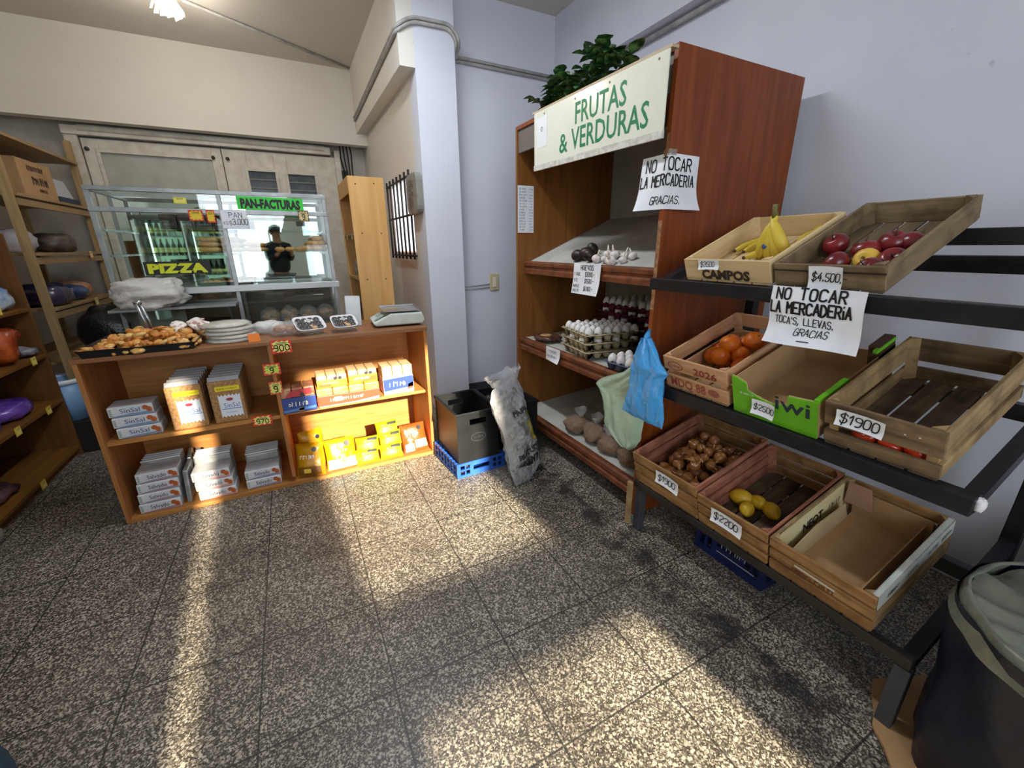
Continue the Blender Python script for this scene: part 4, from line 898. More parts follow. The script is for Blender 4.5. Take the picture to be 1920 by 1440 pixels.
fbag('orange bag on top of the gondola', (-1.72, 3.66, 1.50), (.3, .28, .10), '#c96a20', '#e89a4a', 111)
tag(obj('floor_stone', blob((.13, .13, .10), 3, .05, 4, .9), C('#8f8a80', .7), smooth=True, loc=(-1.545, 2.74, 0)), 'rounded grey lump on the floor in front of the gondola', 'weight')
tag(obj('cloth_bag', blob((.42, .42, .40), 21, .05, 4, .9, 30, 18), mat('teal_cloth', '#0e3d52', .8, col2='#0a2c3d', scale=30, bump=.2), smooth=True, loc=(-.975, 1.075, 0)), 'rounded dark teal bag on the floor at the lower left corner', 'bag')
# ---------------------------------------------------------------- fruit and vegetable cabinet
KX, KB, KY0, KY1, KZ = 1.45, 2.27, 1.395, 2.73, 2.135
kb = thing('produce_cabinet', 'tall red-brown wooden produce cabinet with three shelves under the FRUTAS & VERDURAS sign', 'cabinet', (0, 0, 0))
obj('side_panel', MB().box(KX, KB, KY0, KY0+.024, .02, KZ), RED, kb, bevel=.002)
obj('side_panel', MB().box(KX, KB, KY1-.024, KY1, .02, KZ), wood('brown_veneer_inside', '#74481f', '#8d5a29', 'z', .45, sc=6, bump=.04), kb, bevel=.002)
obj('top_panel', MB().box(KX, KB, KY0+.024, KY1-.024, KZ-.024, KZ), RED, kb, bevel=.002)
obj('back_panel', MB().box(KB-.012, KB, KY0+.024, KY1-.024, .1, KZ-.024), mat('cabinet_back', '#b4b2a8', .6, col2='#a09d93', scale=5), kb)
obj('fascia', MB().box(KX+.01, KX+.03, KY0+.024, KY1-.024, 1.98, KZ-.024), mat('grey_brown_board', '#6a6258', .6), kb)
def nose(x, z, h=.085, d=.04):
    pr = [(x, z-h), (x+d, z-h), (x+d, z), (x+.012, z), (x, z-.01), (x, z-.03), (x+.010, z-.036), (x+.010, z-.05), (x, z-.056)]
    return MB().prism(pr, KY0+.026, KY1-.026)
for x, z, dz, dd in ((1.50, 1.300, .30, 0), (1.462, .755, .03, 0), (1.462, .195, .06, 0)):
    obj('shelf', MB().prism([(x+.038, z-.022), (KB-.014, z+dz-.022), (KB-.014, z+dz-.008), (x+.038, z-.008)], KY0+.026, KY1-.026), GREYPLY, kb)
    obj('shelf_nosing', nose(x, z), REDX, kb, bevel=.0015)
obj('panel_chips', MB().box(KX-.0006, KX+.001, KY0+.002, KY0+.022, 1.12, 1.50).box(KX-.0006, KX+.001, KY0+.004, KY0+.018, 1.75, 1.83), mat('chipped_edge', '#a8865e', .7, col2='#7a4526', scale=40), kb)
# sign
sg = thing('shop_sign', 'cream FRUTAS & VERDURAS sign in green letters on the front of the produce cabinet', 'sign', (1.40, 2.385, 1.828), (rad(1.2), rad(-1.5), 0))
obj('panel', MB().box(-.006, 0, -1.0, 0, 0, .292), mat('sign_plastic', '#dfe0cc', .16, col2='#e6e6d8', scale=4, spec=.6, coat=.5), sg, bevel=.001)
obj('lower_strip', MB().box(-.010, .002, -1.0, 0, -.004, .024), mat('sign_strip', '#dcdcd2', .45, col2='#b9b4a8', scale=30), sg); obj('upper_lath', MB().box(-.006, .03, -1.01, .02, .292, .302), mat('lath', '#b9a586', .6), sg)
sf = plane((-.0063, 0, 0), (0, -1, 0), (0, 0, 1)); k = MB()
typ(k, sf, 'FRUTAS', .405, .163, .092, .37, up=.001, bold=.008); typ(k, sf, '&', .265, .052, .086, .078, up=.001, bold=.008); typ(k, sf, 'VERDURAS', .375, .052, .095, .54, up=.001, bold=.008)
obj('lettering', k, C('#1c7f52', .35), sg, fix=False)
k = MB(); patch(k, sf, [(.03, .11), (.14, .11), (.14, .26), (.03, .26)], .0006); obj('paper_patch', k, C('#e4e6e6', .4), sg, fix=False)
k = MB(); n = 12
for i in range(n): ribbon(k, sf, [(.085+.010*math.cos(2*PI*i/n), .20+.010*math.sin(2*PI*i/n)), (.085+.010*math.cos(2*PI*(i+1)/n), .20+.010*math.sin(2*PI*(i+1)/n))], .003, .0014)
obj('ring_mark', k, C('#3a4a52', .5), sg, fix=False)
k = MB()
for u in (.11, .40, .66, .95): disc(k, sf, u, .272, .005, .005, 8, .001)
obj('screw', k, C('#6b5a48', .5), sg, fix=False)
# trailing plant on top
LEAFM = mat('vine_leaf', '#1f4520', .45, col2='#6f9c5c', scale=34, lo=.45, hi=.65, spec=.4)
vp = thing('trailing_plant', 'dark green trailing plant with pale-veined leaves on top of the produce cabinet', 'plant', (1.5, 2.0, KZ))
k = MB(); stm = MB(); rr = random.Random(4)
def leaf_(k, p, dirv, upv, L):
    d = dirv.normalized(); s_ = d.cross(upv).normalized(); n_ = s_.cross(d); b = len(k.v); W_ = L*.40
    prof = [(0, 0), (.2, .75), (.45, 1), (.75, .6), (1, 0)]
    for t, w in prof:
        c = p+d*L*t-n_*L*.22*t*t
        for q in (-1, 0, 1): k._p(c+s_*W_*w*q+n_*(L*.10*abs(q)*w))
    for i in range(4):
        for j in range(2): a = b+i*3+j; k.f.append([a, a+1, a+4, a+3])
y = .58
for sidx in range(11):
    y0 = .42-.068*sidx; y0 += .05; hgt = .07+.10*math.exp(-((y0-.30)/.12)**2)+.10*math.exp(-((y0+.12)/.14)**2)
    pts = [Vector((.06, y0, .0)), Vector((.02, y0+rr.uniform(-.05, .05), hgt*.6)), Vector((-.02+rr.uniform(-.05, .03), y0+rr.uniform(-.09, .09), hgt))]
    stm.tube(pts, .003, 5)
    for j in range(20):
        t = .05+.95*j/19; p = pts[0].lerp(pts[1], t*2) if t < .5 else pts[1].lerp(pts[2], t*2-1)
        a = rr.uniform(0, 6.28); leaf_(k, p, Vector((-.45+.7*math.cos(a), .9*math.sin(a), rr.uniform(-.3, .5))), Vector((0, 0, 1)), rr.uniform(.065, .10))
obj('foliage', k, LEAFM, vp, smooth=True, fix=False); obj('stem', stm, C('#3a4f28', .6), vp, smooth=True)
# notices
def fold(u, v):
    curl = .035*max(0, 1-v/.12)**2
    if u < .14: return Vector((1.4475-.006*math.sin(v*18)-curl*(1-u/.14), 1.392+(.148-u), 1.545+v))
    if u > .156: return Vector((1.4475+u-.148, 1.392-.003-curl*((u-.156)/.16)-.01*(u-.156)/.16, 1.545+v-.10*(u-.156)*.3))
    t = (u-.14)/.016; return Vector((1.4475+.008*t*t, 1.392+.008*(1-t)**2, 1.545+v))
paper('notice', 'white NO TOCAR LA MERCADERIA notice wrapped round the front edge of the produce cabinet', 'notice', Surf(fold), .312, .212,
      [('NO TOCAR', .03, .150, .046, dict(cw=.5, sw=.13, jit=.04, gap=.24)), ('LA MERCADERIA', .008, .092, .042, dict(cw=.40, sw=.14, jit=.04, gap=.2)), ('GRACIAS.', .075, .022, .030, dict(cw=.55, sw=.12, slant=.2, jit=.05, gap=.2))], nu=40, nv=12)
tag(obj('tape', MB().grid(lambda u, v: Surf(fold).at(.115+u*.07, .205+v*.022, .0006), 10, 1), film('tape_clear', '#a89c8c', .6, .2), fix=False), 'strip of clear tape over the top of the corner notice', 'tape')
sf = plane((1.452, 2.7045, 1.49), (1, 0, 0), (0, 0, 1))
t = paper('price_list', 'narrow handwritten price list on the inside of the produce cabinet left panel', 'price list', sf, .125, .30, [])
k = MB(); lo = plane((0, 0, 0), (1, 0, 0), (0, 0, 1))
for i in range(15): squig(k, lo, .012, .015+.0185*i, .010, R.uniform(.04, .065), .18); squig(k, lo, .088, .015+.0185*i, .010, .028, .18)
obj('lettering', k, C('#2a2d3a', .5), t, fix=False)
paper('notice', 'white HUEVOS egg price notice hanging from the upper shelf edge', 'notice', Surf(lambda u, v: Vector((1.489-.03*max(0, 1-v/.1)**2*(.3+u), 2.078-u+.01*(1-v/.17), 1.135+v))), .245, .172,
      [('HUEVOS', .07, .135, .026, dict(cw=.5, sw=.14, jit=.05)), ('1 DOC', .012, .103, .017, dict(cw=.5, sw=.14, jit=.05)), ('$3000.-', .115, .100, .022, dict(cw=.45, sw=.12, jit=.04, gap=.2)), ('1/2', .012, .068, .017, dict(cw=.5, sw=.14)), ('$1500.-', .115, .064, .022, dict(cw=.45, sw=.12, jit=.04, gap=.2)),
       ('MAPLE', .012, .036, .015, dict(cw=.5, sw=.14, jit=.05)), ('SUELTO', .012, .012, .013, dict(cw=.5, sw=.14, jit=.05)), ('$6900.-', .115, .022, .022, dict(cw=.45, sw=.12, jit=.04, gap=.2))])
t = paper('price_tag', 'small white paper tag on the middle shelf edge below the walnuts', 'price tag', Surf(lambda u, v: Vector((1.4585-.02*max(0, 1-v/.06)**2*(u/.165), 2.32-u, .675+v))), .165, .092, [])
k = MB(); lo = plane((-.003, 0, 0), (0, -1, 0), (0, 0, 1)); squig(k, lo, .025, .058, .018, .11, .18); squig(k, lo, .02, .025, .018, .12, .18); obj('lettering', k, C('#2a2d3a', .5), t, fix=False)
# avocados and garlic on the sloping shelf
def slope(x): return 1.292+(x-1.538)*.30/.72
av = None
for i, (x, y, s_) in enumerate(((1.575, 2.165, 1), (1.60, 2.105, 1.05), (1.575, 2.045, .95), (1.65, 2.12, 1))):
    if av is None:
        av = thing('avocado', '', 'avocado'); obj('skin', MB().ball((0, 0, 0), (.036, .036, .046), 16, 10, lambda p, k: Vector((p.x*(1-.25*max(0, k.z)), p.y*(1-.25*max(0, k.z)), p.z))), mat('avocado_skin', '#1d1614', .45, col2='#33231d', scale=30, bump=.3), av, smooth=True)
        obj('stem_end', MB().ball((0, 0, .046), (.007, .007, .004), 8, 5), C('#5a4630', .6), av, smooth=True); o = av
    else: o = dup(av)
    o.location = (x, y, slope(x)+.037); o.rotation_euler = (rad(80+20*i), rad(10), rad(40*i)); o.scale = (s_,)*3
    o['label'] = 'black avocado on the upper shelf, ' + ['leftmost', 'middle of the front three', 'nearest the garlic', 'at the back behind the others'][i]; o['group'] = 'avocados on the upper shelf'
gc = None
for i in range(8):
    x, y = 1.568+.05*(i % 2)+.01*R.random(), 1.985-.036*i
    if gc is None:
        gc = thing('garlic_bulb', '', 'garlic')
        def gd_(p, k): r = 1+.07*math.cos(7*math.atan2(k.y, k.x)); return Vector((p.x*r, p.y*r, p.z))
        obj('bulb', MB().ball((0, 0, .02), (.026, .026, .021), 28, 8, gd_), mat('garlic_skin', '#e4ddd6', .6, col2='#cfc2c0', scale=30), gc, smooth=True); obj('stem', MB().tube([(0, 0, .036), (.002, 0, .052), (.006, .002, .07)], [.010, .005, .003], 8), C('#ddd2c0', .7), gc, smooth=True); o = gc
    else: o = dup(gc)
    o.location = (x, y, slope(x)+.002); o.rotation_euler = (rad(R.uniform(-35, 35)), rad(R.uniform(-50, 10)), R.random()*6); o.scale = (R.uniform(.85, 1.15),)*3
    o['label'] = 'white garlic bulb on the upper shelf, %s from the avocados' % ORD[i]; o['group'] = 'garlic bulbs on the upper shelf'
# eggs
PW = .063
def traymesh(nx, ny, p=PW):
    k = MB(); f = lambda x, y: -.006+.016*(math.cos(2*PI*x/p)+math.cos(2*PI*y/p))/2*1.35+.0
    def fn(u, v): x, y = u*nx*p, v*ny*p; return (x-nx*p/2, y-ny*p/2, .024+f(x, y)*1.0)
    k.grid(fn, nx*8, ny*8); k.grid(lambda u, v: Vector(fn(u, v))-Vector((0, 0, .003)), nx*8, ny*8, flip=True)
    # outer flutes: cup walls seen from the side
    for i in range(nx):
        for s_ in (-1, 1): k.lathe([(.010, .000), (.017, .001), (.0275, .026), (.0285, .042)], (-nx*p/2+(i+.5)*p, s_*(ny*p/2-.5*p), -.016), 12)
    for j in range(ny):
        for s_ in (-1, 1): k.lathe([(.010, .000), (.017, .001), (.0275, .026), (.0285, .042)], (s_*(nx*p/2-.5*p), -ny*p/2+(j+.5)*p, -.016), 12)
    w, h = nx*p/2, ny*p/2
    for (a, b, c, d) in ((-w-.006, w+.006, -h-.006, -h), (-w-.006, w+.006, h, h+.006), (-w-.006, -w, -h, h), (w, w+.006, -h, h)): k.box(a, b, c, d, .024, .030)
    return k
PULP = mat('egg_tray_pulp', '#c2b494', .9, col2='#a89a7a', scale=40, bump=.3); MAR = mat('egg_tray_maroon', '#5e1530', .8, col2='#7a2040', scale=30, bump=.2); BLU = mat('egg_tray_bluegrey', '#4d5c70', .85, col2='#667488', scale=30)
EGG = mat('egg_shell', '#ece9e6', .45, col2='#dedad6', scale=20, sss=.1)
egg0 = None
def egg(M, x, y, z, label, group):
    global egg0
    if egg0 is None: egg0 = tag(obj('egg', MB().ball((0, 0, 0), (.0255, .0255, .033), 14, 10, lambda p, k: Vector((p.x*(1-.12*k.z), p.y*(1-.12*k.z), p.z))), EGG, smooth=True), '', 'egg'); o = egg0
    else: o = dup(egg0)
    p = M @ Vector((x, y, z)); o.location = p; o.rotation_euler = (R.uniform(-.12, .12), R.uniform(-.12, .12), 0); o['label'] = label; o['group'] = group
def eggs(M, nx, ny, z, label, group, pred=None):
    for i in range(nx):
        for j in range(ny):
            if pred is None or pred(i, j): egg(M, (-nx/2+i+.5)*PW, (-ny/2+j+.5)*PW, z+.039, label, group)
t0 = {}
def etray(c, rz, nx, ny, m, label, key):
    if key not in t0: t0[key] = tag(obj('egg_tray', traymesh(nx, ny), m, smooth=True, fix=False), '', 'egg tray', 'stacked egg trays'); o = t0[key]
    else: o = dup(t0[key])
    o.location = c; o.rotation_euler = (0, 0, rz); o['label'] = label
    return Matrix.Translation(Vector(c)) @ Matrix.Rotation(rz, 4, 'Z')
etray((1.685, 2.04, .773), rad(-8), 6, 5, PULP, 'bottom one of three beige pulp egg trays on the middle shelf', 'b'); M1 = etray((1.685, 2.04, .824), rad(-8), 6, 5, PULP, 'middle one of three beige pulp egg trays on the middle shelf', 'b'); eggs(M1, 6, 5, 0, 'white egg peeping below the top beige tray on the middle shelf', 'eggs in the middle beige tray', lambda i, j: (i == 0 or j == 0) and (i+j) % 2)
M2 = etray((1.685, 2.04, .875), rad(-8), 6, 5, PULP, 'top one of three beige pulp egg trays, full of white eggs', 'b'); eggs(M2, 6, 5, 0, 'white egg in the top beige tray on the middle shelf', 'eggs in the top beige tray')
for sname, cy in (('left', 2.14), ('right', 1.80)):
    for l in range(5):
        Mx = etray((2.065, cy, .798+.050*l), 0, 6, 5, MAR, 'maroon egg tray at the back of the middle shelf, %s stack, %s' % (sname, ['bottom', 'second from bottom', 'third from bottom', 'fourth from bottom', 'topmost'][l]), 'm')
        if l == 4: eggs(Mx, 6, 5, 0, 'white egg on top of the %s maroon tray stack' % sname, 'eggs on the %s maroon stack' % sname)
        else: eggs(Mx, 6, 5, 0, 'white egg peeping from the front of the %s maroon tray stack' % sname, 'eggs inside the %s maroon stack' % sname, lambda i, j: i == 0 and (j+l) % 2)
Mx = etray((1.60, 1.615, .773), rad(4), 4, 4, BLU, 'small blue-grey egg tray at the front of the middle shelf behind the blue bag', 's'); eggs(Mx, 4, 4, 0, 'white egg in the small blue-grey tray behind the blue bag', 'eggs in the blue-grey tray', lambda i, j: i < 3)
wn = thing('nut_pack', 'brown packet of walnuts with a tan label at the left end of the middle shelf', 'packet', (1.58, 2.50, .757))
obj('film', blob((.17, .22, .05), 4, .14, 8), mat('dark_nut_bag', '#3a2620', .3, col2='#6a4630', scale=18, bump=.3), wn, smooth=True)
obj('label_sticker', MB().ball((-.03, -.03, .045), (.045, .04, .006), 14, 6), C('#b98e5a', .5), wn, smooth=True); obj('cord', MB().tube([(0, -.10, .02), (.03, -.16, .012), (.05, -.24, .008)], .005, 6), C('#15120f', .6), wn, smooth=True)
# lentil bags on the lowest shelf
LENT = mat('lentils', '#946a42', .75, col2='#5c4028', scale=120, bump=.6, col3='#b89a78')
for i, (x, y, s_) in enumerate(((1.60, 2.12, 1.05), (1.62, 1.945, 1.1), (1.60, 1.77, 1.05), (1.60, 1.60, .95), (1.76, 2.00, 1), (1.76, 1.82, 1), (1.74, 1.66, 1))):
    t = thing('pulse_bag', 'clear bag of brown pulses, lowest shelf, ' + (['leftmost', 'second from the left', 'third from the left', 'nearest the fruit stand'][i]+' of the front row' if i < 4 else ORD[i-4]+' from the left of the back row'), 'bag', (x, y, .200), (0, rad(-4), i), group='bags of pulses on the lowest shelf')
    obj('pulses', blob((.165*s_, .15*s_, .10*s_), 50+i, .26, 8, top=.25), LENT, t, smooth=True); obj('film', blob((.172*s_, .157*s_, .115*s_), 50+i, .28, 8, top=.3), film('thin_film', '#ffffff', .07, .08), t, smooth=True); obj('tied_end', MB().grid(lambda u, v: ((.012+.035*v)*math.cos(2*PI*u)+.02*v*nz((u*6, v*3, i))+.03, (.012+.03*v)*math.sin(2*PI*u), .085*s_+.06*v+.012*nz((u*7, v*4, i))), 16, 5, cu=True), film('knot_film', '#e6e6e6', .5, .1), t, smooth=True)
# carrier bags hung at the cabinet edge
def carrier(name, label, X, prof, th, m, seed, ties):
    """prof: list of (z, y_left, y_right)"""
    if X < 1.36: prof = [(1.4-(1.4-z)*X/1.385, a*X/1.385, b*X/1.385) for z, a, b in prof]
    n = len(prof)-1
    def at(v):
        f = v*n; i = min(int(f), n-1); t = f-i; a, b = prof[i], prof[i+1]; return [a[q]+(b[q]-a[q])*t for q in range(3)]
    k = MB()
    for s_ in (-1, 1):
        def fn(u, v, s_=s_):
            z, yl, yr = at(v); e = math.sin(PI*u)**.5*math.sin(PI*min(1, v*.9+.1))**.5 if 0 < u < 1 else 0
            f = .005*math.sin(u*17+seed+3*v)+.012*nz((u*3, v*4, seed))+.010*abs(nz((u*9+v*3, v*6-u*2, seed)))+.005*nz((u*19, v*15, seed))
            return (X+s_*th*e+f, yl+(yr-yl)*u, z+.008*nz((u*5, seed, v)))
        k.grid(fn, 26, 30, flip=s_ < 0)
    t = thing(name, label, 'bag', (0, 0, 0)); obj('film', k, m, t, smooth=True)
    k = MB()
    for pts in ties: k.tube(pts, [.010, .014, .007], 8)
    obj('handle', k, m, t, smooth=True); return t
carrier('carrier_bag', 'pale green carrier bag hanging at the produce cabinet corner behind the blue bag', 1.420, [(.92, 1.40, 1.34), (.80, 1.52, 1.33), (.715, 1.70, 1.35), (.675, 1.74, 1.36), (.63, 1.68, 1.355), (.56, 1.66, 1.36), (.48, 1.64, 1.375), (.43, 1.56, 1.40), (.395, 1.49, 1.44)], .035, film('green_carrier', '#c6e2c8', .66, .2), 1.0, [[(1.42, 1.37, .91), (1.425, 1.37, .95), (1.44, 1.385, .99)]])
carrier('carrier_bag', 'light blue carrier bag hanging at the front edge of the produce cabinet', 1.325, [(1.00, 1.385, 1.34), (.965, 1.40, 1.31), (.90, 1.425, 1.265), (.865, 1.435, 1.22), (.83, 1.43, 1.245), (.75, 1.445, 1.235), (.66, 1.465, 1.215), (.612, 1.475, 1.212)], .028, film('blue_carrier', '#4aaaf0', .86, .22), 2.4, [[(1.325, 1.305, 1.0), (1.36, 1.33, 1.02), (1.435, 1.392, 1.03)]])
# ---------------------------------------------------------------- black metal stand with tilted crates
stn = thing('fruit_stand', 'black metal three-tier stand carrying tilted fruit crates beside the produce cabinet', 'stand', (0, 0, 0))
FX = 1.385
TIERS = [(.288, rad(15)), (.822, rad(18.5)), (1.272, rad(22.5))]
for i, (z, t) in enumerate(TIERS):
    y0 = -.6 if i == 2 else .25
    obj('front_rail', MB().box(FX-(.004 if i == 0 else .022), FX+.03, y0, 1.35, z-(.038 if i == 0 else .052), z-.004), mat('rail_brown_black', '#2c2721', .5, metal=.2) if i == 0 else BLACKM, stn, bevel=.003)
    zb = z+.415*math.tan(t)
    obj('rear_rail', MB().box(1.80, 1.84, y0, 1.35, zb-.052, zb-.004), BLACKM, stn, bevel=.003)
    for y in (1.325, .268): obj('arm', MB().prism([(FX+.03, z-.05), (2.06, z-.05+(.645)*math.tan(t)), (2.06, z-.012+.645*math.tan(t)), (FX+.03, z-.012)], y-.018, y+.018), mat('arm_metal', '#26242a', .45, metal=.3), stn)
for y in (1.325, .268):
    obj('rear_post', MB().box(2.03, 2.075, y-.0225, y+.0225, 0, 1.20 if y > 1 else 1.50), BLACKM, stn, bevel=.003)
    obj('front_leg', MB().box(1.395, 1.435, y-.02, y+.02, 0, .236), mat('leg_grey', '#4a4c50', .5, metal=.3), stn, bevel=.003)
obj('rear_rail', MB().box(1.985, 2.03, -.6, 1.30, 1.305, 1.36), BLACKM, stn, bevel=.003)
obj('rail_cap', blob((.03, .022, .036), 4, .2, 9, flat=False), C('#dcd9dc', .5), stn, smooth=True, loc=(FX+.005, .245, .80))
CW1 = wood('crate_grey_brown', '#6d5a42', '#94805f', 'x', .75, dirt='#4a3a2a'); CW2 = wood('crate_brown', '#8a6238', '#b08a58', 'x', .75, dirt='#5a3a20'); CW3 = wood('crate_pale', '#c9ac7c', '#dcc498', 'x', .7); CW4 = wood('crate_pinkish', '#b5845c', '#d0a47c', 'x', .7)
CW5 = wood('crate_old', '#5f4c38', '#8d7556', 'x', .8, dirt='#3a2d20')
SD1 = wood('crate_side_y', '#8f7450', '#b09468', 'y', .75, dirt='#5a4630'); SDR = wood('crate_side_red', '#8a4f3c', '#b27a60', 'y', .75, dirt='#6a3a2c'); SDP = wood('crate_side_pale', '#c9ac7c', '#dcc498', 'y', .7)
BOT = wood('crate_base_dark', '#4f4030', '#75614a', 'y', .85, dirt='#2c231a')
def crate(label, W, D, H, yl, tier, mf, ms, mb_, nf=2, gap=.018, loc=None, tilt=None, nb=4, hsl=None, cat='crate'):
    z, t = TIERS[tier]; tilt = t if tilt is None else tilt
    c = thing('fruit_crate', label, cat, loc or (FX, yl, z), (tilt, 0, rad(-90))); T = .010; hs = (H-.006-gap*(nf-1))/nf
    def slats(x0, x1, y0, y1, n=nf, h=hs, z0=.006):
        k = MB(); zz = z0
        for hh in (hsl or [h]*n): k.box(x0, x1, y0, y1, zz, zz+hh); zz += hh+gap
        return k
    f = obj('front_panel', slats(0, W, 0, T), mf, c, bevel=.0015); obj('back_panel', slats(0, W, D-T, D), mf, c, bevel=.0015)
    obj('side_panel', slats(0, T, T, D-T), ms, c, bevel=.0015); obj('side_panel', slats(W-T, W, T, D-T), ms, c, bevel=.0015)
    k = MB(); w = W/nb
    for i in range(nb): k.box(i*w+.004, (i+1)*w-.004, 0, D, 0, .0055)
    obj('base', k, mb_, c)
    for x, y in ((T, T), (W-T, T), (T, D-T), (W-T, D-T)):
        sx, sy = (1 if x < W/2 else -1), (1 if y < D/2 else -1)
        obj('corner_post', MB().prism([(x, y), (x+sx*.024, y), (x, y+sy*.024)], .006, H+.004, lambda a, zz, b: (a, b, zz)), ms, c)
    Mx = Matrix.Translation(Vector(c.location)) @ Euler((tilt, 0, rad(-90))).to_matrix().to_4x4()
    return c, Mx
def front(c, name, col, fn):
    """write on the front panel: surface u across, v up"""
    k = MB(); fn(k, plane((0, -.0006, 0), (1, 0, 0), (0, 0, 1))); return obj(name, k, C(col, .6), next((q for q in c.children if q.name.startswith(('front_panel', 'front_wall'))), c), fix=False)
def pricepaper(label, Mx, u, v, w, h, text, hh, rz=0, y=-.004, kw={}, bend=.01):
    """a price paper on a crate front"""
    P = Matrix.Translation((u, y, v)) @ Matrix.Rotation(rz, 4, 'Y')
    sfn = lambda a, b: Mx @ (P @ Vector((a, -.002-bend*((a/w-.5)**2)*2-bend*max(0, 1-2*b/h)**2, b)))
    L = sum(.3 if c in '.,-' else 1 for c in text)
    d = dict(cw=.52, sw=.11, jit=.05, gap=.16, slant=.12); d.update(kw)
    return paper('price_tag', label, 'price tag', Surf(sfn), w, h, [(text, w*.09, h*.5-hh/2, hh, d)])
# --- top tier
c, MBAN = crate('pale wooden crate with bold black lettering and bananas on the top tier', .335, .41, .082, 1.175, 2, CW3, SDP, SDP, nf=1, nb=5)
front(c, 'lettering', '#2c241c', lambda k, s_: typ(k, s_, 'CAMPOS', .075, .012, .034, .19, bold=.05)); front(c, 'lettering', '#7a3428', lambda k, s_: typ(k, s_, 'SAN JUAN', .075, .053, .012, .07, bold=.03))
c, MAPP = crate('weathered shallow crate of red apples on the top tier', .29, .50, .075, .827, 2, CW1, wood('crate_side_grey', '#6d5a42', '#8d7a5a', 'y', .75, dirt='#4a3a2a'), wood('crate_base_grey', '#5f5240', '#7d6c54', 'y', .85), nf=1, nb=5)
front(c, 'dark_slot', '#241c14', lambda k, s_: ribbon(k, s_, [(.0, .056), (.29, .056)], .005, .0008))
# --- middle tier
c, MMDQ = crate('slatted pinkish crate stamped 2026 with mandarins on the middle tier', .295, .46, .148, 1.212, 1, CW4, wood('crate_side_pink', '#b5845c', '#d8ae88', 'y', .7), SD1, nf=2, gap=.022)
front(c, 'lettering', '#8a3326', lambda k, s_: typ(k, s_, '2026', .15, .097, .030, .105, bold=.02)); front(c, 'lettering', '#9a4438', lambda k, s_: typ(k, s_, 'MDQ 88', .03, .018, .040, .17, bold=.01))
def oval(k, s_):
    for i in range(20): a, b = 2*PI*i/20, 2*PI*(i+1)/20; ribbon(k, s_, [(.06+.036*math.cos(a), .112+.018*math.sin(a)), (.06+.036*math.cos(b), .112+.018*math.sin(b))], .004, .0008)
    squig(k, s_, .035, .106, .012, .05, .2, .0008); disc(k, s_, .235, .038, .026, .016, 12, .0006)
front(c, 'stamp', '#96564a', oval)
c, MTOM = crate('tall old brown crate holding a few tomatoes on the middle tier', .268, .46, .150, .592, 1, CW5, SD1, BOT, nf=2, gap=.024, hsl=[.042, .078])
front(c, 'nails', '#c9c2b4', lambda k, s_: [disc(k, s_, x, z, .003, .003, 6) for x, z in ((.04, .11), (.10, .11), (.19, .115), (.22, .118))])
# --- bottom tier
c, MONI = crate('brown slatted crate full of onions on the bottom tier', .365, .46, .172, 1.335, 0, CW2, SDR, BOT, nf=3, gap=.010)
c, MLEM = crate('brown slatted crate with a few lemons on the bottom tier', .295, .47, .150, .965, 0, CW2, SDR, BOT, nf=3, gap=.010)
c, MEMP = crate('empty brown crate lined with cardboard at the right of the bottom tier', .310, .46, .150, .662, 0, CW2, SD1, BOT, nf=3, gap=.010)
front(c, 'white_strip', '#c9c2b4', lambda k, s_: ribbon(k, s_, [(.09, .088), (.205, .082)], .010, .0012)); front(c, 'lettering', '#6a3a1a', lambda k, s_: squig(k, s_, .08, .058, .018, .14, .25, .0009))
# cardboard tray lying in the empty crate
t = thing('carton_tray', 'tan cardboard tray lying inside the empty bottom-tier crate', 'carton', MEMP.translation, MEMP.to_euler())
obj('liner', MB().box(.042, .272, .03, .44, .0065, .010).box(.252, .256, .03, .44, .010, .10).box(.042, .272, .43, .434, .01, .125), CARD, t); obj('flap', MB().prism([(.03, .01), (.40, .01), (.38, .085), (.20, .10), (.05, .075)], .040, .044, lambda y, x, z: (x, y, z)), mat('carton_pale', '#b39b72', .8, col2='#c4ae86', scale=8), t); obj('rear_flap', MB().prism([(.02, .06), (.11, .06), (.10, .16), (.03, .16)], .418, .422, lambda x, y, z: (x, y, z)), C('#b08a72', .8), t)
k = MB(); s2 = plane((.0135, .03, .02), (0, 1, 0), (0, 0, 1)); s2 = Surf(lambda u, v: Vector((.0135, .02+u, .015+v)))
t2 = thing('printed_card', 'cream printed card standing against the left side inside the empty crate', 'card', MEMP.translation, MEMP.to_euler())
obj('sheet', MB().box(.0105, .0130, .03, .43, .012, .140), mat('cream_card', '#cfc08c', .6, col2='#ddd2a4', scale=7), t2); typ(k, s2, 'NEOT', .15, .045, .04, .12, bold=.02); squig(k, s2, .31, .06, .025, .07, .2); squig(k, s2, .03, .04, .03, .05, .2); obj('lettering', k, C('#2c2820', .5), t2, fix=False)
t3 = thing('paper_wrap', 'white printed paper strip folded over the right side of the empty crate', 'paper', MEMP.translation, MEMP.to_euler())
obj('sheet', MB().box(.295, .3125, .01, .45, .152, .1545).box(.3105, .313, .01, .45, .10, .1545).box(.2955, .2975, .01, .45, .125, .1545), mat('white_wrap', '#c9cdc6', .5, col2='#b4b8b0', scale=14, bump=.2), t3)
k = MB(); s3 = Surf(lambda u, v: Vector((.3135, .03+u, .105+v)))
for u in (.03, .14, .26, .34): squig(k, s3, u, .012, .022, .06, .2, .0006)
obj('lettering', k, C('#3a3c3c', .5), t3, fix=False)
